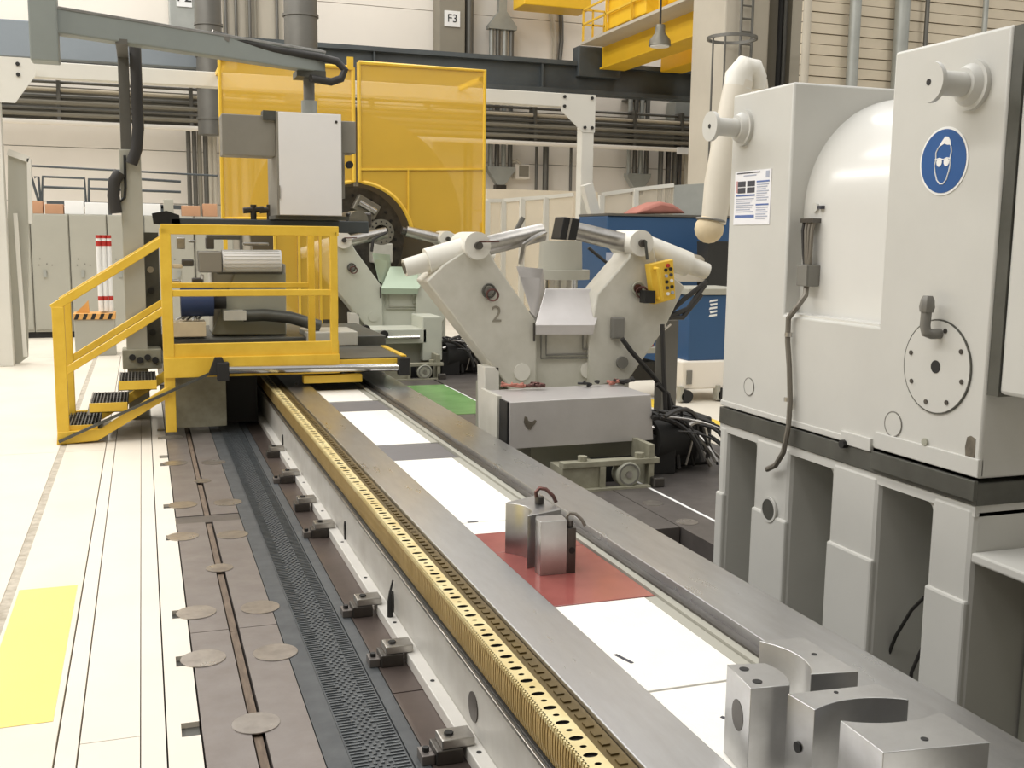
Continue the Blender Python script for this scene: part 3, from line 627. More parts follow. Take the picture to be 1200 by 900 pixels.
# lower yellow doors seen through the platform railing
for a, b in ((1.55, 1.80), (1.84, 2.06), (2.1, 2.3)):
    q0 = 12.6; B(a, b, 13.2, 13.24, .7, 1.9).build('folded_leaf', 'yellow_mesh', gd); B(a-.03, a, 13.19, 13.25, .0, 1.9).build('leaf_post', 'yellow', gd)

# ================================================================ OPERATOR PLATFORM (yellow)
pf = thing('operator_platform', 'yellow railed operator platform with steps and chrome roller bar', 'platform', (.8, 9.8, 0))
yf = 9.35; yk = 10.35
def ybar(p, q, wd=.05, h=.07, name='rail', m='yellow', up=(0, 0, 1)): return MB().bar(p, q, wd, h, up).build(name, m, pf, bevel=.006)
def post(x, y, z0, z1, wd=.075): return B(x-wd/2, x+wd/2, y-.03, y+.03, z0, z1).build('post', 'yellow', pf, bevel=.006)
for y in (yf, yk):
    post(-.665, y, .0, 1.14, .095) if y == yf else post(-.66, y, .06, 1.14, .07)
    ybar((-.71, y, 1.125), (.19, y, 1.70)); ybar((-.66, y, .585), (.17, y, 1.11), .045, .06)
post(.185, yf, .06, 1.79, .09)
ybar((.15, yf, 1.78), (1.635, yf, 1.78), .06, .085, 'top_rail'); ybar((.2, yf, 1.245), (1.6, yf, 1.245), .045, .055, 'mid_rail')
post(1.59, yf, .6, 1.78, .065); post(1.46, yf+.45, .7, 1.78, .06)
ybar((.2, yf+.45, 1.29), (1.46, yf+.45, 1.29), .045, .045, 'mid_rail'); ybar((.2, yf+.45, 1.78), (1.46, yf+.45, 1.78), .045, .06, 'top_rail')
B(.15, 1.63, yf-.02, yf+.02, .69, .815).build('toe_board', 'yellow', pf, bevel=.004); B(.14, 1.63, yf-.05, yf+.0, .53, .70).build('edge_beam', 'yellow', pf, bevel=.004)
B(.14, 2.24, yf, yk, .60, .66).build('deck', 'ledge_dark', pf)
B(1.63, 2.24, yf-.03, yf+.03, .595, .645).build('edge_beam', 'yellow', pf); B(2.20, 2.25, yf, yk-.1, .62, .67).build('edge_beam', 'yellow', pf)
B(1.31, 1.83, yf-.05, yf+.05, .445, .512).build('toe_block', 'yellow', pf, bevel=.004)
MB().cyl((.62, yf-.09, .592), (2.20, yf-.09, .572), .034, n=18).build('roller_bar', 'chrome', pf)
for x in (.62, 2.2): B(x-.05, x+.05, yf-.13, yf-.04, .5, .66).build('bar_bracket', 'black_soft', pf, bevel=.008)
p = at(258, 435, 'y', yf-.1); MB().prism([(p.x-.10, yf-.12, .55), (p.x+.08, yf-.12, .55), (p.x+.02, yf-.12, .7), (p.x-.04, yf-.12, .7)], (0, .08, 0)).build('latch', 'black_soft', pf)
# stair stringers and grating treads
for y in (yf-.036, yk+.035):
    MB().prism([(-.72, y, .0), (-.40, y, .02), (.17, y, .36), (.17, y, .46), (-.38, y, .115), (-.71, y, .105)], (0, .05, 0)).build('stringer', 'yellow', pf, bevel=.004)
MB().bar((-.70, yf-.056, .03), (.60, yf-.056, .60), .03, .022).build('dark_handrail', 'ledge_dark', pf)
for i, (x0, x1, z) in enumerate(((-.70, -.40, .10), (-.46, -.16, .28), (-.22, .08, .46))):
    fr = B(x0, x1, yf, yk, z-.03, z-.024).build('tread', 'grating', pf); g = MB()
    for j in range(11): xx = x0+.01+j*(x1-x0-.02)/10; g.box(xx-.004, xx+.004, yf+.02, yk, z-.024, z+.004)
    for j in range(9): yy = yf+.06+j*.115; g.box(x0, x1, yy-.004, yy+.004, z-.024, z+.002)
    g.build('grating', 'grating', fr, smooth=False)
    B(x0, x1, yf+.0, yf+.02, z-.03, z+.05).build('tread_edge', 'yellow', fr); B(x0-.012, x0, yf+.02, yk, z-.05, z+.006).build('nosing', 'steel', fr)

# ================================================================ TOOL CARRIAGE behind the platform
tc = thing('tool_carriage', 'grey tool carriage with white ribbed cylinder behind the yellow railing', 'machine', (1.2, 10.9, 0))
yt = 10.45
B(.20, .66, 9.52, 9.75, .06, .6).build('apron_cover', 'olive', tc, bevel=.005)
B(.66, .965, 9.9, 11.8, .02, .6).build('dark_underside', 'black', tc)  # black box: the shade beneath the carriage is put into its colour
B(.15, 2.3, yt, 12.0, .44, .75).build('saddle', 'ledge_dark', tc, bevel=.01)
B(1.5, 2.0, yt-.07, yt+.5, .66, .80).build('slide_cover', 'sgrey', tc, bevel=.01); B(2.0, 2.25, yt+.1, yt+.5, .5, .72).build('slide_cover', 'stainless', tc)
q0 = at(250, 395, 'y', yt+.25); q1 = at(335, 320, 'y', yt+.25); B(q0.x, q1.x, yt+.25, yt+.9, .75, 1.46).build('tool_post', 'sgrey', tc, bevel=.02)
MB().prism(poly([(248, 392), (275, 320), (335, 320), (335, 392)], 'y', yt+.2), (0, .1, 0)).build('front_plate', 'mpaint_green', tc, bevel=.01)
B(q0.x+.05, q1.x-.05, yt+.1, yt+.3, 1.36, 1.46).build('clamp_plate', 'ledge_dark', tc)
p = at(233, 307, 'y', yt); q = at(260, 307, 'y', yt); MB().box(p.x, q.x, yt, yt+.35, p.z-.10, p.z+.10).build('gear_box', 'ccab_side', tc, bevel=.01)
p = at(260, 306, 'y', yt+.13); q = at(329, 306, 'y', yt+.13); cyl = MB().cyl(p, q, .108, n=28).build('ribbed_cylinder', 'whitecyl', tc)
for i in range(9):
    a = math.pi*(i/8)+math.pi; off = Vector((0, .108*math.cos(a)*.99, 0)); zz = .108*math.sin(a+0)*-1
    ang = math.radians(100+18*i); MB().bar(p+Vector((.02, math.cos(ang)*.109, math.sin(ang)*.109)), q+Vector((-.02, math.cos(ang)*.109, math.sin(ang)*.109)), .004, .006).build('rib', 'mpaint', cyl)
p = at(232, 350, 'y', yt+.1); MB().cyl(p-Vector((.16, 0, .03)), p+Vector((.14, 0, -.03)), .14, n=20).build('drive_motor', 'blue_m', tc); MB().cyl(p+Vector((.14, 0, -.03)), p+Vector((.26, 0, -.03)), .07, n=14).build('motor_nose', 'black_soft', tc)
p = at(203, 395, 'y', yt-.02); B(p.x, p.x+.30, yt-.02, yt+.3, p.z, p.z+.14).build('wooden_tray', 'woodlight', tc, bevel=.004)
for i in range(5): MB().bar((p.x+.03+.05*i, yt+.0, p.z+.16), (p.x+.12+.04*i, yt+.2, p.z+.19), .015, .015).build('hand_tool', ('white', 'steel', 'steel_dark')[i % 3], tc)
MB().rings(poly([(285, 370), (310, 369), (340, 372), (375, 382)], 'y', yt+.1), .06, 10).build('cable_chain', 'ledge_dark', tc)
p = at(282, 370, 'y', yt+.05); B(p.x-.16, p.x+.05, yt, yt+.2, p.z-.04, p.z+.05).build('chain_end', 'sgrey', tc)
# cross beam under the control cabinet
p = at(200, 262, 'y', yt+.4); q = at(430, 268, 'y', yt+.4); B(p.x, q.x, yt+.3, yt+.8, 1.77, 1.89).build('cross_beam', 'beam_grey', tc, bevel=.01)
for u in (297, 316): q = at(u, 247, 'y', yt+.4); MB().cyl((q.x, q.y, 1.89), (q.x, q.y, q.z+.06), .03, n=12).build('clamp_stud', 'steel_dark', tc); MB().cyl((q.x-.1, q.y, q.z), (q.x+.1, q.y, q.z+.02), .03, n=12).build('clamp_handle', 'steel_dark', tc)
p = at(195, 255, 'y', yt+.3); MB().prism(poly([(180, 262), (178, 250), (195, 247), (210, 252), (212, 266)], 'y', yt+.3), (0, .2, 0)).build('monitor_hood', 'black_soft', tc)
for u, v, w_, h, m_ in ((212, 285, 10, 14, 'steel'), (225, 283, 9, 3, 'chrome'), (208, 312, 12, 5, 'woodlight'), (220, 308, 14, 8, 'steel_dark'), (232, 330, 14, 8, 'steel_dark'), (205, 330, 14, 5, 'chrome'), (237, 328, 4, 12, 'white'), (218, 335, 16, 4, 'steel'), (262, 278, 40, 6, 'ledge_dark'), (300, 286, 30, 4, 'steel'), (246, 285, 10, 14, 'steel_dark')):
    a = at(u-w_/2, v-h/2, 'y', yt+.1); b = at(u+w_/2, v+h/2, 'y', yt+.1); B(a.x, b.x, yt+.08, yt+.22, min(a.z, b.z), max(a.z, b.z)).build('fixture', m_, tc, bevel=.01)
B(-.02, .15, yt+.22, yt+.6, .5, 1.75).build('side_rack', 'ledge_dark', tc); 
for z in (.62, .8, 1.0, 1.2, 1.4, 1.6): MB().cyl((.07, yt+.18, z), (.07, yt+.22, z), .03, n=10).build('valve', 'steel' if int(z*10) % 4 else 'black', tc)
a = at(143, 410, 'y', 10.39); b = at(190, 432, 'y', 10.39); B(a.x, b.x, 10.39, 10.66, b.z, a.z).build('valve_block', 'olive', tc, bevel=.01)
for i in range(4): q = at(155+9*i, 419+3*(i % 2), 'y', 10.37); MB().cyl(q, q+Vector((0, .03, 0)), .03, n=10).build('valve_knob', 'black_soft', tc)
# beam brackets right of the cabinet
B(1.98, 2.25, yt+.4, yt+.7, 1.83, 1.98).build('tool_head', 'steel_dark', tc, bevel=.02); MB().cyl((2.1, yt+.35, 1.9), (2.1, yt+.75, 1.9), .1, n=16).build('tool_spindle', 'chuckmetal', tc)

# ================================================================ SWING BOOM AND CONTROL CABINET
bm = thing('swing_boom', 'grey swing boom on a mast carrying the control cabinet', 'boom', (-.07, 9.9, 0))
ym = 10.42; bl = at(52, 38, 'y', 9.5); br = at(376, 78, 'y', 10.75); zb = 3.43
p0 = Vector((bl.x, 9.5, zb)); p1 = Vector((br.x, 10.75, zb))
MB().bar(p0, p1, .16, .21).build('boom_beam', 'boom', bm, bevel=.012)
d_ = (p1-p0).normalized(); nrm = Vector((d_.y, -d_.x, 0))
MB().bar(p0+Vector((0, 0, .09))+nrm*.08, p1+Vector((0, 0, .09))+nrm*.08, .012, .02).build('boom_lip', 'steel', bm)
MB().bar(p0+Vector((0, 0, -.34)), p0+Vector((0, 0, .18)), .21, .21, (0, 1, 0)).build('end_post', 'boom', bm, bevel=.012)
mx = at(152, 180, 'y', ym)
B(mx.x-.09, mx.x+.095, ym, ym+.2, 0, at(150, 175, 'y', ym).z).build('mast', 'cabgrey', bm, bevel=.006)
B(mx.x-.075, mx.x+.02, ym+.02, ym+.16, 2.5, 3.33).build('mast_top', 'duct', bm, bevel=.006); B(mx.x-.075, mx.x+.02, 9.7, ym+.16, 3.31, 3.35).build('mast_bracket', 'duct', bm)
MB().rings(poly([(158, 52), (160, 100), (162, 150), (160, 175), (154, 192)], 'y', ym-.06), .052, 10).build('cable_hose', 'cable', bm)
MB().rings(poly([(146, 182), (147, 220), (146, 232), (138, 238)], 'y', ym-.02), .012, 8).build('thin_cable', 'black', bm)
MB().rings(poly([(136, 250), (133, 230), (134, 212), (141, 202)], 'y', ym-.03), .055, 10).build('cable_hose', 'cable', bm)
tx = at(362, 100, 'y', 10.8).x
MB().cyl((tx, 10.8, zb-.1), (tx, 10.8, 3.05), .055, n=18).build('drop_tube', 'pipe_grey', bm)
MB().cyl((tx, 10.8, 3.06), (tx, 10.8, 2.88), .078, n=18).build('tube_collar', 'duct_l', bm); B(tx-.14, tx+.14, 10.62, 10.92, zb-.16, zb-.1).build('boom_bracket', 'ledge_dark', bm)
hp = [(248, 40), (275, 47), (320, 58), (370, 66), (395, 72), (404, 82), (400, 92), (388, 96), (372, 93), (364, 92)]
MB().rings([at(u, v, 'y', 10.15+.5*min(1, (u-248)/130)) for u, v in hp], .038, 10).build('cable_hose', 'cable', bm)
p = at(252, 42, 'y', 10.15); MB().bar(p-Vector((.03, 0, -.03)), p+Vector((.12, .05, -.02)), .05, .04).build('hose_clamp', 'steel', bm)

cc = thing('control_cabinet', 'white hanging control cabinet with grey metal side box', 'cabinet', (1.5, 10.35, 1.92))
B(1.215, 1.825, 10.2, 10.95, 1.925, 2.88).build('cabinet_body', 'ccab_side', cc, bevel=.006)
B(1.235, 1.82, 10.185, 10.2, 1.93, 2.875).build('door', 'ccab', cc, bevel=.004)
B(.73, 1.215, 10.25, 10.6, 2.47, 2.84).build('side_box', 'ccab_side', cc, bevel=.006); B(1.825, 1.98, 10.3, 10.6, 2.53, 2.83).build('side_box', 'ccab_side', cc, bevel=.006)
B(1.10, 1.22, 10.22, 10.4, 2.8, 2.885).build('top_bracket', 'ledge_dark', cc); B(1.225, 1.24, 10.17, 10.19, 2.08, 2.2).build('door_hinge', 'ccab_side', cc)
q = at(394, 143, 'y', 10.18); MB().cyl(q, q+Vector((0, .01, 0)), .014, n=8).build('door_lock', 'steel_dark', cc)
q = at(410, 193, 'y', 10.25); MB().cyl(q, q+Vector((0, .06, 0)), .035, n=12).build('knob', 'black', cc); B(1.825, 1.87, 10.3, 10.5, 2.1, 2.53).build('side_strip', 'ccab_side', cc)
B(1.2, 1.9, 10.25, 10.95, 1.892, 1.925).build('base_plate', 'ledge_dark', cc)

# ================================================================ JAW BLOCKS ON THE COVER PLATES
def arc(c, r, a0, a1, n=16): return [(c[0]+r*math.cos(math.radians(a0+(a1-a0)*i/n)), c[1]+r*math.sin(math.radians(a0+(a1-a0)*i/n))) for i in range(n+1)]
def three(p, q, s, n=16):
    """arc through three points"""
    ax, ay = p; bx, by = q; cx, cy = s; d = 2*(ax*(by-cy)+bx*(cy-ay)+cx*(ay-by))
    ux = ((ax*ax+ay*ay)*(by-cy)+(bx*bx+by*by)*(cy-ay)+(cx*cx+cy*cy)*(ay-by))/d; uy = ((ax*ax+ay*ay)*(cx-bx)+(bx*bx+by*by)*(ax-cx)+(cx*cx+cy*cy)*(bx-ax))/d
    r = math.hypot(ax-ux, ay-uy); a0 = math.atan2(ay-uy, ax-ux); am = math.atan2(by-uy, bx-ux); a1 = math.atan2(cy-uy, cx-ux)
    def un(a, b): 
        while a-b > math.pi: a -= 2*math.pi
        while a-b < -math.pi: a += 2*math.pi
        return a
    am = un(am, a0); a1 = un(a1, am)
    return [(ux+r*math.cos(a0+(a1-a0)*i/n), uy+r*math.sin(a0+(a1-a0)*i/n)) for i in range(n+1)]
G = 'machined jaw blocks on the cover plates'
def jaw(pts, z1, label, holes=(), z0=.372, lit=True):
    c = (sum(p[0] for p in pts)/len(pts), sum(p[1] for p in pts)/len(pts))
    r = thing('jaw_block', label, 'metal block', (*c, z0), G)
    b = MB().prism([(x, y, z0) for x, y in pts], (0, 0, z1-z0)).build('block_body', 'alu', r, bevel=.0015)
    for x, y, rr in holes: MB().cyl((x, y, z1-.0005), (x, y, z1+.0012), rr, n=20).build('screw_hole', 'black_soft', r)
    return r, b
z = .62
A = jaw([(1.447, 2.356), (1.55, 2.334)]+three((1.55, 2.334), (1.56, 2.262), (1.533, 2.19))[1:-1]+[(1.533, 2.19), (1.425, 2.202)], z, 'narrow upright metal jaw block with two top screw holes', [(1.475, 2.315, .013), (1.465, 2.235, .013)])[0]
MB().prism([(1.4345+.143*.036*math.cos(a), 2.275+.036*math.cos(a), .515+.042*math.sin(a)) for a in [2*math.pi*i/20 for i in range(20)]], (.006, 0, 0)).build('side_hole', 'steel_dark', A)
jaw([(1.623, 2.476), (1.761, 2.46), (1.758, 2.209), (1.626, 2.233)]+three((1.626, 2.233), (1.668, 2.36), (1.623, 2.47))[1:-1], z, 'metal jaw block with a hollow side facing the narrow drilled block', [(1.715, 2.345, .008)])
Cb = jaw([(1.498, 2.148), (1.759, 2.126), (1.768, 2.025)]+three((1.768, 2.025), (1.637, 2.072), (1.508, 2.048))[1:-1]+[(1.508, 2.048)], z, 'metal jaw block with a wide shallow hollow and one small top hole', [(1.62, 2.117, .006)])[0]
MB().cyl((1.4985, 2.10, .50), (1.502, 2.10, .50), .014, n=14).build('side_hole', 'black', Cb)
jaw([(1.533, 1.982)]+three((1.533, 1.982), (1.655, 1.934), (1.799, 1.95))[1:-1]+[(1.799, 1.95), (1.792, 1.782), (1.526, 1.817)], z, 'large metal jaw block with hollow side turned towards the block with the side screw', [(1.66, 1.842, .009)])
# pair on the red plate, each with a shackle
z = .60
b1 = jaw([(1.465, 4.25), (1.65, 4.34), (1.655, 4.07), (1.48, 4.01)]+three((1.48, 4.015), (1.53, 4.12), (1.467, 4.245))[1:-1], z, 'metal jaw block on the red plate with a rust-red shackle on top')
b2 = jaw([(1.497, 3.96), (1.515, 4.0), (1.625, 3.99), (1.615, 3.90), (1.50, 3.905)], z, 'metal jaw block on the red plate joined to a dark drilled bar')
B(1.617, 1.655, 3.90, 3.955, .372, .565).build('dark_bar', 'steel_dark', b2[0], bevel=.002); MB().cyl((1.637, 3.898, .47), (1.637, 3.902, .47), .014, n=14).build('side_hole', 'black', b2[0])
def shackle(x, y, z, s, m, label):
    r = thing('lifting_eye', label, 'lifting eye', (x, y, z), 'lifting eyes on the jaw blocks')
    MB().cyl((x, y, z), (x, y, z+.035*s), .024*s, n=12).build('collar', 'steel_dark', r)
    MB().rings([(x-.015*s, y, z+.03*s), (x-.02*s, y, z+.06*s), (x, y, z+.08*s), (x+.03*s, y-.01, z+.075*s), (x+.06*s, y-.03, z+.045*s), (x+.075*s, y-.04, z+.01*s)], .010*s, 8).build('bow', m, r)
shackle(1.60, 4.19, .601, .85, 'shackle', 'rust-red lifting shackle on the jaw block with hollow side')
shackle(1.637, 3.93, .566, .7, 'cable_l', 'small steel lifting shackle on the dark drilled bar')

# ================================================================ BACKGROUND
# overhead runway beam
rb = thing('crane_runway_beam', 'long dark grey steel crane runway beam along the back wall', 'steel beam', (8, 24, 5.15))
B(-16, 34, 23.85, 24.25, 5.80, 5.90).build('top_flange', 'beam_grey', rb); B(-16, 34, 24.0, 24.1, 5.25, 5.80).build('web', 'beam_grey', rb); B(-16, 34, 23.85, 24.25, 5.15, 5.25).build('bottom_flange', 'beam_grey', rb)
for x in (-3.5, 1, 5, 9, 13.0, 17): B(x, x+.04, 23.87, 24.0, 5.25, 5.80).build('stiffener', 'beam_grey', rb)
B(9.9, 11.0, 23.8, 24.2, 5.55, 6.25).build('end_carriage', 'beam_grey', rb, bevel=.02)
bb = B(-3.6, 2.0, 23.3, 23.6, 5.12, 5.82).build('lattice_beam', 'beam_blue', bevel=.02); tag(bb, 'blue-grey steel box beam below the swing boom', 'steel beam')
# portal frame
pt = thing('portal_frame', 'light grey portal frame with bolted corner gussets', 'frame', (2.5, 15.2, 0))
B(-1.9, 6.6, 15.2, 15.4, 3.71, 3.91).build('beam', 'portal', pt, bevel=.01)
B(-1.9, -1.63, 15.0, 15.2, 0, 3.9).build('column', 'portal', pt, bevel=.008); B(6.4, 6.6, 15.2, 15.4, 0, 3.9).build('column', 'portal', pt, bevel=.01)
gs = MB().prism([(6.05, 15.19, 3.91), (6.61, 15.19, 3.91), (6.61, 15.19, 3.35), (6.40, 15.19, 3.35), (6.05, 15.19, 3.65)], (0, .01, 0)).build('gusset', 'portal', pt)
for a, b in ((6.1, 3.86), (6.1, 3.72), (6.55, 3.86), (6.44, 3.42), (6.56, 3.42)): MB().cyl((a, 15.17, b), (a, 15.19, b), .025, n=8).build('bolt', 'black_soft', gs)
gs = MB().prism([(-1.8, 14.99, 3.91), (-1.2, 14.99, 3.91), (-1.2, 14.99, 3.7), (-1.45, 14.99, 3.35), (-1.8, 14.99, 3.35)], (0, .01, 0)).build('gusset', 'portal', pt)
for a, b in ((-1.4, 3.83), (-1.4, 3.7)): MB().cyl((a, 14.97, b), (a, 14.99, b), .025, n=8).build('bolt', 'black_soft', gs)
q0 = at(687, 216, 'y', 15.0); q1 = at(718, 335, 'y', 15.0); d = (q1-q0)*1.7
MB().bar(q0, q0+d, .16, .16, (0, 1, 0)).build('diagonal_brace', 'portal', pt, bevel=.008)
# grey door leaf left of the cabinets
dl = thing('partition_door', 'light grey narrow partition door in a metal frame beside the portal column', 'door', (-1.5, 15.0, 0))
MB().prism(poly([(9, 178), (33, 186), (33, 418), (9, 436)], 'y', 15.3), (0, .05, 0)).build('leaf', 'cabgrey', dl)
MB().bar(at(9, 178, 'y', 15.28), at(34, 187, 'y', 15.28), .06, .08).build('frame_head', 'portal', dl); MB().bar(at(34, 186, 'y', 15.28), at(36, 262, 'y', 15.28), .05, .06, (0, 1, 0)).build('frame_jamb', 'portal', dl)
MB().bar(at(18, 250, 'y', 15.2), at(30, 418, 'y', 15.2), .05, .05, (0, 1, 0)).build('leaning_bar', 'portal', dl)
# electrical cabinets
sx = [-1.95, -1.70, -1.12, -.535, .05, .40, .85]
labs = ['narrow end unit of the grey electrical cabinets, beside the partition door', 'grey electrical cabinet with latch and small holes in its door', 'grey electrical cabinet behind the red and white posts', 'grey electrical cabinet half hidden by the boom mast', 'narrow grey electrical cabinet right of the mast', 'grey electrical cabinet behind the platform corner post']
for (a, b), lb in zip(zip(sx[:-1], sx[1:]), labs):
    r = thing('electrical_cabinet', lb, 'cabinet', ((a+b)/2, 19.1, 0), 'row of grey electrical cabinets')
    B(a, b-.008, 18.93, 19.4, .1, 2.03).build('carcass', 'cabgrey', r, bevel=.006); B(a+.012, b-.02, 18.91, 18.93, .14, 2.015).build('door', 'cabgrey', r, bevel=.004)
    B(a, b, 18.97, 19.3, 0, .1).build('plinth', 'black_soft', r)
    if b-a > .4:
        B(a+.16, a+.21, 18.885, 18.91, 1.0, 1.12).build('latch', 'duct_l', r)
        for i, j in ((.1, 1.2), (.22, 1.22), (.3, 1.2), (.12, 1.3)): MB().cyl((a+i, 18.905, j), (a+i, 18.912, j), .012, n=8).build('vent_hole', 'pipe_grey', r)
for i, (u0, u1, h, m_, lb) in enumerate(((38, 52, .2, 'cardboard', 'small brown carton on the narrow end cabinet'), (53, 76, .16, 'cardboard', 'flat brown carton on the latched grey cabinet'), (76, 100, .22, 'white', 'white box on the latched grey cabinet'), (100, 128, .20, 'white', 'white box behind the boom mast cabinet'), (165, 190, .20, 'white', 'white box right of the boom mast'), (192, 205, .28, 'cabgrey', 'tall grey box beside the wall pipes'), (213, 236, .18, 'cardboard', 'brown carton under the wall pipes'), (238, 256, .22, 'cardboard', 'brown carton next to the yellow guard'))):
    a = at(u0, 250, 'y', 19.05).x; b = at(u1, 250, 'y', 19.05).x; zb_ = 2.031
    r = thing('carton', lb, 'box', ((a+b)/2, 19.15, zb_), 'boxes on top of the grey cabinets')
    B(a, b-.02, 19.02, 19.3, zb_, zb_+h).build('box_body', m_, r, bevel=.008); B(a, b-.02, 19.14, 19.17, zb_+h, zb_+h+.003).build('tape', 'woodlight', r)
# a lower cabinet carries the last cartons
lc = thing('electrical_cabinet', 'grey electrical cabinet beneath the two right-hand cartons', 'cabinet', (1.1, 19.2, 0), 'row of grey electrical cabinets'); B(.86, 1.5, 18.95, 19.4, 0, 2.03).build('carcass', 'cabgrey', lc, bevel=.006); B(.88, 1.48, 18.93, 18.95, .1, 2.0).build('door', 'cabgrey', lc)
# red and white posts on a striped base
rw = thing('barrier_post_stand', 'red and white barrier posts on a grey plinth with hazard stripes', 'barrier', at(122, 420, 'z', 0))
x, y = -.62, 16.2; rw.location = (x, y, 0)
for u in (116, 122, 128):
    p = at(u, 300, 'y', y); m_ = MB().cyl((p.x, y+.02*(u-122)/6, .62), (p.x, y+.02*(u-122)/6, 1.70), .035, n=12).build('barrier_post', 'white', rw)
    for z0, z1 in ((.78, .84), (1.55, 1.62), (1.66, 1.705)): MB().cyl((p.x, y+.02*(u-122)/6, z0), (p.x, y+.02*(u-122)/6, z1), .037, n=12).build('red_band', 'red', m_)
B(x-.32, x+.22, y-.15, y+.25, 0, .52).build('plinth', 'cabgrey', rw, bevel=.01); B(x-.33, x+.23, y-.17, y+.26, .52, .60).build('striped_top', 'hatch_y', rw)
for i in range(5): MB().prism([(x-.32+.11*i, y-.172, .52), (x-.27+.11*i, y-.172, .52), (x-.24+.11*i, y-.172, .6), (x-.29+.11*i, y-.172, .6)], (0, .002, 0)).build('stripe', 'black', rw)
MB().prism([(x-.3, y, .6), (x-.12, y, .6), (x-.13, y, .78), (x-.2, y, .7)], (0, .1, 0)).build('wedge', 'hatch_y', rw); B(x+.03, x+.2, y, y+.1, .6, .85).build('white_block', 'white', rw)
# gallery railing behind the cabinets
gr = thing('gallery_railing', 'thin dark gallery railing in front of the white back wall', 'railing', (0, 22, 0))
MB().rings([at(30, 194, 'y', 22), at(255, 206, 'y', 22)], .02, 6).build('wire', 'beam_grey', gr)
for pts in (((49, 240), (50, 207), (99, 209), (101, 240)), ((104, 240), (104, 210), (140, 211)), ((165, 210), (212, 213)), ((50, 219), (100, 221)), ((104, 221), (212, 225)), ((40, 208), (45, 207), (48, 240)), ((36, 205), (48, 245))): MB().rings(poly(pts, 'y', 22), .025, 6).build('rail', 'beam_grey', gr)
MB().bar(at(55, 238, 'y', 22), at(215, 243, 'y', 22), .1, .08).build('toe_rail', 'beam_grey', gr)
for u in (60, 82, 95, 127, 170, 190): q = at(u, 243, 'y', 22); B(q.x-.06, q.x+.06, 21.95, 22.05, 0, q.z+.03).build('foot', 'beam_grey', gr)
# wall pipes and cable trays
labsp = ['thin upper wall conduit above the cable tray', 'pale wall pipe above the cable tray', 'dark wall pipe of the tray bundle, upper', 'dark wall pipe of the tray bundle, second', 'dark wall pipe of the tray bundle, third', 'dark wall pipe of the tray bundle, lower', 'pale cream lowest wall pipe']
for z, y, rr, m_, lb in ((4.98, 25.7, .035, 'duct', labsp[0]), (4.80, 25.6, .045, 'wallbeige', labsp[1]), (4.66, 25.55, .05, 'duct', labsp[2]), (4.52, 25.5, .05, 'coldark', labsp[3]), (4.40, 25.5, .045, 'duct', labsp[4]), (4.27, 25.5, .05, 'coldark', labsp[5]), (4.09, 25.45, .055, 'wallpaint', labsp[6])):
    y -= .62; z = 1.75+(z-1.75)*.976
    o = MB().cyl((-8, y, z), (16, y, z), rr, n=10).build('wall_pipe', m_); tag(o, lb, 'pipe', 'pipes along the back wall')
ctr = thing('cable_tray', 'dark ladder cable tray full of cables along the back wall', 'cable tray', (4, 25.75, 4.2))
B(-8, 16, 25.0, 25.28, 4.10, 4.14).build('tray_floor', 'duct', ctr); B(-8, 16, 25.25, 25.29, 4.14, 4.83).build('tray_back', 'coldark', ctr)
for x in np.arange(-7, 16, 1.35): B(x, x+.07, 24.86, 25.25, 4.02, 4.97).build('bracket', 'duct', ctr)
# columns, ducts and pilasters
def box_thing(name, label, cat, args, m_, bevel=.02, group=None): return tag(B(*args).build(name, m_, None, bevel=bevel), label, cat, group)
def xs(u, y): return at(u, 40, 'y', y).x
c1 = thing('hall_column', 'grey hall column with a white letter plate behind the swing boom', 'column', (xs(212, 25.5), 25.5, 0)); B(xs(199, 25.3), xs(229, 25.3), 25.3, 25.9, 5.9, 13).build('shaft', 'duct_l', c1, bevel=.02)
pz = at(217, 8, 'y', 25.28).z; B(xs(208, 25.28), xs(226, 25.28), 25.27, 25.3, pz, pz+.42).build('letter_plate', 'white', c1); text('F2', 'plate_text', 'black', c1, (xs(217, 25.27), 25.265, pz+.21), .34)
c3 = thing('hall_column', 'grey-beige hall column with a white plate reading F3', 'column', (xs(530, 25.5), 25.5, 0)); B(xs(515, 25.3), xs(545, 25.3), 25.3, 25.9, 0, 13).build('shaft', 'coldark', c3, bevel=.02)
q0 = at(521, 12, 'y', 25.28); q1 = at(539, 32, 'y', 25.28); B(q0.x, q1.x, 25.27, 25.3, q1.z, q0.z).build('letter_plate', 'white', c3); text('F3', 'plate_text', 'black', c3, ((q0.x+q1.x)/2, 25.265, (q0.z+q1.z)/2), .27)
o = MB().cyl((xs(551, 25.4), 25.5, 0), (xs(551, 25.4), 25.5, 13), .11, n=16).build('downpipe', 'duct'); tag(o, 'dark downpipe fixed beside the F3 column', 'pipe')
def duct(u0, u1, y, z0, label):
    x0, x1 = xs(u0, y), xs(u1, y); x = (x0+x1)/2; r = (x1-x0)/2
    t_ = thing('ventilation_duct', label, 'duct', (x, y, z0)); MB().cyl((x, y, z0), (x, y, 13), r, n=28).build('duct_tube', 'duct', t_)
    for k in range(12): MB().ring((x, y, z0+.3+.62*k), (0, 0, 1), r, r+.025, .05, 28).build('duct_seam', 'duct', t_)
duct(229, 260, 23.0, at(240, 158, 'y', 23.0).z, 'round grey ventilation duct ending above the wall pipes left of the guard'); duct(333, 372, 20.5, at(350, 120, 'y', 20.5).z, 'wide dark ribbed ventilation duct above the drop tube')
pl = thing('wall_pilaster', 'beige wall pilaster carrying thin vertical conduits between two ducts', 'pilaster', (xs(295, 25.9), 25.9, 0)); B(xs(262, 25.8), xs(332, 25.8), 25.75, 26, 0, 13).build('shaft', 'colbeige', pl)
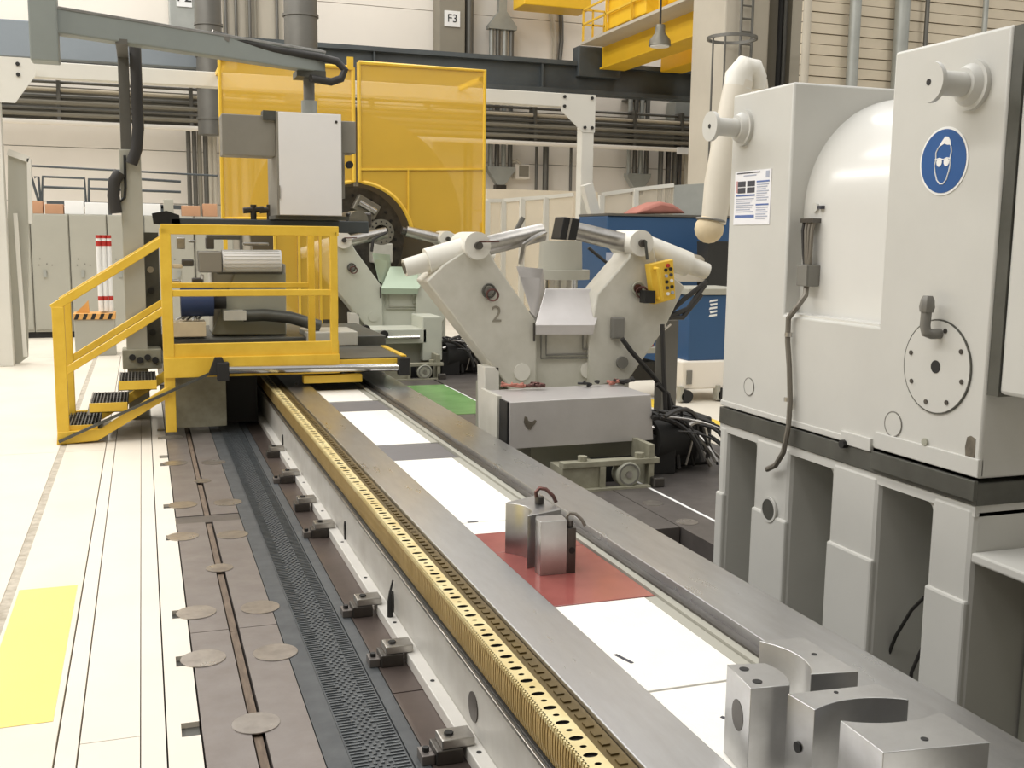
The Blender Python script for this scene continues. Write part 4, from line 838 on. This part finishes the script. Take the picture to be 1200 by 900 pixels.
for u in (265, 277, 290, 293, 300, 325): MB().cyl((xs(u, 25.7), 25.7, 0), (xs(u, 25.7), 25.7, 13), .035, n=8).build('conduit', 'duct' if u % 2 else 'coldark', pl)
vp = thing('conduit_bundle', 'bundle of thin vertical wall conduits next to the cartons', 'conduits', (1.5, 25.6, 0))
for u, m_ in ((217, 'duct'), (224, 'duct'), (230, 'coldark'), (237, 'duct'), (242, 'colbeige'), (248, 'colbeige')): MB().cyl((xs(u, 25.4), 25.4, 0), (xs(u, 25.4), 25.4, 4.1), .05, n=8).build('conduit', m_, vp)
def bundle(u0, u1, label, zf, zt=None):
    y = 25.65; a, b = at(u0, 197, 'y', y).x, at(u1, 197, 'y', y).x; r = thing('downpipe_hopper', label, 'hopper', ((a+b)/2, y, zf-.5))
    for i in range(4): x = a+(b-a)*(.14+.24*i); MB().cyl((x, y, zf), (x, y, 5.9 if zt is None else zt), .06, n=10).build('downpipe', 'duct' if i % 2 else 'duct_l', r)
    c = (a+b)/2
    MB().prism([(a, y-.12, zf+.03), (b, y-.12, zf+.03), (b, y-.12, zf-.05), (c+.1, y-.12, zf-.42), (c-.1, y-.12, zf-.42), (a, y-.12, zf-.05)], (0, .24, 0)).build('hopper', 'duct_l', r, bevel=.01)
    B(a, b, y+.05, 26, 5.32, 5.36).build('wall_bracket', 'duct', r)
    B(c-.14, c+.14, y-.1, y+.1, zf-.52, zf-.42).build('outlet', 'steel_dark', r)
    if zt: 
        B(c-.1, c+.1, y-.1, y+.1, zt+.42, 13).build('feed_pipe', 'duct_l', r); MB().prism([(a, y-.12, zt), (b, y-.12, zt), (b, y-.12, zt+.08), (c+.1, y-.12, zt+.42), (c-.1, y-.12, zt+.42), (a, y-.12, zt+.08)], (0, .24, 0)).build('hood', 'duct_l', r)
bundle(570, 602, 'downpipes with hood and white hopper beside the F3 column', at(585, 197, 'y', 25.65).z, at(585, 35, 'y', 25.65).z)
bundle(733, 761, 'downpipes with white hopper right of the portal column', at(746, 205, 'y', 25.65).z)
hw = thing('wall_heater', 'small white wall box with dark grille and bent pipe', 'wall box', at(613, 200, 'y', 25.7)); a = at(604, 192, 'y', 25.7); b = at(621, 210, 'y', 25.7)
B(a.x, b.x, 25.7, 25.99, b.z, a.z).build('case', 'wallpaint', hw, bevel=.02); B(a.x+.1, b.x-.04, 25.68, 25.7, b.z+.06, a.z-.04).build('grille', 'coldark', hw); MB().rings(poly([(598, 191), (606, 188), (610, 192)], 'y', 25.7), .04, 8).build('bent_pipe', 'colbeige', hw)
for u, v0, lb in ((631, 230, 'thin dark vertical wall conduit left of the wall box column'), (642, 230, 'thick dark vertical wall conduit'), (672, 230, 'thin vertical wall conduit beside the portal column')):
    z1 = at(u, 172, 'y', 25.8).z; o = MB().cyl((xs(u, 25.8), 25.8, 0), (xs(u, 25.8), 25.8, z1), .04 if u != 642 else .08, n=8).build('wall_conduit', 'duct'); tag(o, lb, 'conduit')
for pts, lb in ((((645, 8), (648, 30), (650, 50), (649, 70)), 'pale bent conduit hanging above the runway beam'), (((657, 8), (658, 30), (658, 48), (656, 70)), 'dark bent conduit hanging above the runway beam')):
    o = MB().rings(poly(pts, 'y', 25.94), .06, 8).build('bent_conduit', 'colbeige' if 'pale' in lb else 'duct'); tag(o, lb, 'conduit')
wpp = thing('pipe_rack', 'dark vertical pipes with cross ties on the wall below the crane', 'pipes', (xs(795, 25.5), 25.5, 0))
for u, m_ in ((779, 'duct'), (788, 'steel_dark'), (796, 'duct'), (801, 'steel_dark'), (810, 'colbeige')): MB().cyl((xs(u, 25.4), 25.4, 0), (xs(u, 25.4), 25.4, 4.8), .07, n=8).build('pipe', m_, wpp)
for u0, u1, lb in ((722, 725, 0), (775, 780, 0)): pass
ex = box_thing('wall_fan_box', 'white wall box with sloped front below the runway beam', 'wall box', (xs(791, 25.6), xs(815, 25.6), 25.45, 25.95, 4.85, 5.35), 'duct_l')
sgn = box_thing('pipe_tag', 'small white tag plate on the lowest wall pipe', 'sign', (xs(798, 24.75), xs(812, 24.75), 24.735, 24.772, at(805, 181, 'y', 24.75).z, at(805, 173, 'y', 24.75).z), 'white', .005)
# overhead crane
cr = thing('bridge_crane', 'yellow overhead bridge crane with walkway, railing and control cubicle', 'crane', (10.9, 20, 5.8))
B(10.45, 11.0, 18.4, 23.7, 5.75, 6.75).build('girder', 'yellow_crane', cr, bevel=.02); B(10.4, 11.05, 18.4, 23.7, 5.72, 5.76).build('girder_flange', 'yellow_crane', cr); B(12.0, 12.6, 18.4, 23.7, 5.75, 6.75).build('girder', 'yellow_crane', cr, bevel=.02)
B(9.85, 10.45, 18.4, 23.6, 6.22, 6.28).build('walkway', 'colbeige', cr)
for y in (23.5, 22.2, 20.9, 19.6): B(9.86, 9.9, y, y+.04, 6.28, 7.0).build('railing_post', 'yellow', cr)
for z in (6.65, 6.98): B(9.86, 9.9, 18.4, 23.54, z, z+.04).build('railing', 'yellow', cr)
for x in (10.1, 10.4): B(x, x+.04, 23.5, 23.54, 6.28, 7.0).build('railing_post', 'yellow', cr)
for z in (6.65, 6.98): B(9.86, 10.44, 23.5, 23.54, z, z+.04).build('railing', 'yellow', cr)
B(9.95, 10.45, 20.4, 22.3, 6.35, 7.6).build('control_cubicle', 'yellow_crane', cr, bevel=.02); B(9.93, 9.95, 20.5, 21.0, 6.75, 7.6).build('cubicle_window', 'beam_blue', cr)
lp = thing('crane_lamp', 'bell-shaped grey lamp hanging under the crane walkway', 'lamp', at(773, 55, 'y', 18.5)); q = lp.location.copy()
MB().rings([q+Vector((0, 0, .02)), q+Vector((0, 0, .12)), q+Vector((0, 0, .25)), q+Vector((0, 0, .40))], [.21, .20, .10, .09], 20).build('lamp_shade', 'lampgrey', lp); MB().cyl(q+Vector((0, 0, .4)), (q.x, q.y, 6.23), .02, n=8).build('rod', 'black', lp); MB().cyl(q, q+Vector((0, 0, .03)), .18, n=20).build('glass', 'white', lp)
yg = B(xs(612, 24.5), xs(690, 24.5), 24.4, 25.2, at(650, 9, 'y', 24.5).z, at(650, 9, 'y', 24.5).z+.8).build('yellow_girder', 'yellow_crane', None, bevel=.02); tag(yg, 'end of a yellow crane girder above the white wall', 'girder')
# big concrete column with ladder
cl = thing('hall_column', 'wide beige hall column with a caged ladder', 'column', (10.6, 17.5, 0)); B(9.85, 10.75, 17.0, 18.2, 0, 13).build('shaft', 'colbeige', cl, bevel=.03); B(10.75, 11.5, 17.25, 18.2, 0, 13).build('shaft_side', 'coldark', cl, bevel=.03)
for u in (868, 881): MB().cyl((xs(u, 16.9), 16.9, 3), (xs(u, 16.9), 16.9, 9), .025, n=8).build('ladder_stile', 'duct', cl)
for k in range(16): MB().cyl((xs(868, 16.9), 16.9, 4.3+.22*k), (xs(881, 16.9), 16.9, 4.3+.22*k), .016, n=6).build('rung', 'duct', cl)
q = at(858, 47, 'y', 16.5); MB().ring(q, (0, 0, 1), .40, .43, .05, 28).build('cage_hoop', 'duct', cl)
for a in (3.3, 3.9): MB().cyl(q+Vector((.41*math.cos(a), .41*math.sin(a), 0)), q+Vector((.41*math.cos(a), .41*math.sin(a), -2.6)), .018, n=6).build('cage_bar', 'duct', cl)
for u, m_ in ((914, 'black_soft'), (919, 'duct')): MB().cyl((xs(u, 17.2), 17.2, 0), (xs(u, 17.2), 17.2, 13), .05, n=8).build('conduit', m_, cl)
for u, r_, m_, lb in ((945, .07, 'colbeige', 'beige wall pipe next to the wide hall column'), (1001, .10, 'duct_l', 'grey downpipe on the ribbed cladding'), (1056, .13, 'duct_l', 'pale thick downpipe on the ribbed cladding'), (1085, .04, 'duct', 'thin dark conduit on the ribbed cladding'), (1153, .05, 'duct_l', 'thin pale pipe behind the tailstock top')):
    o = MB().cyl((xs(u, 16.06), 16.06, 0), (xs(u, 16.06), 16.06, 13), r_, n=14).build('downpipe', m_); tag(o, lb, 'pipe')
# clear screens
sc = thing('clear_screen', 'clear plastic screen panels in slim white frames behind the steady rests', 'screen', (7, 17, 0))
def spanel(u0, v0, u1, v1, y0, y1):
    a, b = at(u0, v0, 'y', y0), at(u1, v1, 'y', y1); MB().prism([(a.x, y0, .3), (b.x, y1, .3), (b.x, y1, b.z), (a.x, y0, a.z)], (0, .01, 0)).build('plastic_sheet', 'clear_sheet', sc)
    MB().bar(a, b, .05, .06).build('top_rail', 'portal', sc)
    for p_, y in ((a, y0),): B(p_.x-.04, p_.x+.04, y-.04, y+.04, 0, p_.z).build('post', 'portal', sc)
for a in ((571, 235, 590, 235, 17, 17), (590, 235, 612, 233, 17, 16.8), (612, 233, 640, 231, 16.8, 16.6), (640, 231, 672, 228, 16.6, 16.3), (705, 228, 745, 222, 16, 15.8), (745, 222, 790, 217, 15.8, 15.5)): spanel(*a)
a, b = at(790, 217, 'y', 15.5), at(842, 214, 'y', 15.2); MB().prism([(a.x, 15.5, .3), (b.x, 15.2, .3), (b.x, 15.2, b.z), (a.x, 15.5, a.z)], (0, .03, 0)).build('grey_sheet', 'duct_l', sc)
ws = B(xs(572, 19), xs(705, 19), 19, 19.2, 0, at(600, 222, 'y', 19).z).build('beige_partition', 'wallbeige'); tag(ws, 'low beige partition wall behind the clear screens', 'partition')
o = MB().rings(poly([(596, 285), (606, 268), (613, 255)], 'y', 16), .04, 6).build('folded_bracket', 'duct'); tag(o, 'dark slanted bracket standing behind the clear screen', 'bracket')
# blue machine with red cloth, blue trolley cabinet
bl_ = thing('blue_machine', 'large dark blue machine cabinet with a red cloth heap on top', 'machine', (6.8, 13.5, 0)); B(5.87, 7.9, 13, 14, 0, 2.05).build('cabinet', 'blue', bl_, bevel=.02)
B(5.87, 7.9, 12.98, 14, 2.05, 2.08).build('top_edge', 'duct', bl_); q = at(716, 302, 'y', 12.99); B(q.x-.07, q.x+.07, 12.985, 13, q.z-.07, q.z+.07).build('label_plate', 'ink_grey', bl_)
MB().rings([(6.95, 13.3, 1.55), (6.95, 12.92, 1.55)], .38, 28).build('round_vent', 'colbeige', bl_) if 0 else None
rc = MB().prism(poly([(745, 250.5), (757, 243), (775, 236), (790, 239), (806, 250)], 'y', 13.3), (0, .5, 0)).build('red_cloth', 'redcloth', None, bevel=.05); tag(rc, 'heap of faded red cloth on the blue machine', 'cloth')
MB().prism(poly([(768, 305), (778, 297), (800, 294), (822, 300), (835, 312), (835, 330), (768, 330)], 'y', 12.5), (0, .3, 0)).build('arched_hood', 'colbeige', bl_); MB().prism(poly([(830, 283), (860, 283), (860, 336), (830, 336)], 'y', 12.4), (0, .3, 0)).build('dark_hood', 'curve_black', bl_)
tr = thing('trolley_cabinet', 'blue cabinet on a white wheeled trolley beside the tailstock', 'trolley', (5.75, 10.3, 0))
B(5.53, 6.2, 10.05, 10.7, .45, 1.16).build('cabinet', 'blue', tr, bevel=.01); B(5.5, 6.22, 10.03, 10.72, 1.16, 1.23).build('worktop', 'cabgrey', tr, bevel=.008)
q = at(836, 362, 'y', 10.04)
for i in range(5): MB().prism([(q.x-.05+.02*(i % 2), 10.046, q.z-.09+.04*i), (q.x+.05, 10.046, q.z-.075+.04*i), (q.x+.05, 10.046, q.z-.055+.04*i), (q.x-.04, 10.046, q.z-.065+.04*i)], (0, .003, 0)).build('white_mark', 'white', tr)
B(5.45, 6.2, 10.02, 10.7, .14, .45).build('trolley_base', 'wallpaint', tr, bevel=.02); B(5.5, 5.56, 10.0, 10.02, .2, .35).build('socket', 'pipe_grey', tr); 
for x in (5.5, 5.95): w_ = MB().cyl((x, 9.98, .07), (x, 10.06, .07), .07, n=18).build('wheel', 'black_soft', tr); B(x-.09, x-.05, 9.98, 10.06, .02, .18).build('wheel_guard', 'cabgrey', tr)
# bench with tools between the blue cabinets
bn = thing('tool_bench', 'cluttered low bench with papers between the blue machine and the steady rest', 'bench', (5.1, 10.6, 0)); B(4.95, 5.4, 10.4, 10.9, .50, .56).build('bench_top', 'cabgrey', bn)
for x in (4.97, 5.35): B(x, x+.04, 10.42, 10.46, 0, .5).build('leg', 'pipe_grey', bn)
B(4.98, 5.38, 10.42, 10.85, .2, .4).build('drawer', 'black_soft', bn)
for x, y, w_, m_, lb in ((5.02, 10.45, .15, 'white', 'white folded papers on the cluttered low bench'), (5.2, 10.5, .14, 'redblue', 'small red box on the cluttered low bench'), (5.05, 10.65, .2, 'cardboard', 'brown carton on the cluttered low bench')):
    o = B(x, x+w_, y, y+.12, .561, .64).build('bench_item', m_, None, bevel=.006); tag(o, lb, 'box')
# extraction arm
ea = thing('extraction_arm', 'cream jointed extraction arm with rounded elbow behind the tailstock', 'extraction arm', (5.2, 8.2, 0))
ya = 8.0
MB().rings(poly([(836, 262), (842, 215), (852, 160), (866, 95)], 'y', ya), [.105, .12, .12, .12], 20).build('lower_tube', 'creamarm', ea)
MB().rings(poly([(864, 105), (866, 90), (873, 80), (882, 82), (887, 92), (887, 105)], 'y', ya), [.12, .12, .11, .10, .085, .07], 20).build('elbow', 'swhite', ea)
MB().rings(poly([(887, 95), (895, 160), (915, 300), (930, 480)], 'y', ya+.2), .09, 16).build('upper_tube', 'creamarm', ea); q = at(930, 480, 'y', ya+.2); MB().cyl((q.x, ya+.2, 0), (q.x, ya+.2, q.z+.05), .09, n=14).build('stand', 'creamarm', ea)
q = at(831, 268, 'y', ya); MB().sphere(q, .125, 18, 1.0).build('nozzle', 'woodlight', ea); MB().torus(at(833, 258, 'y', ya), (.15, 0, 1), .118, .01).build('nozzle_band', 'pipe_grey', ea)
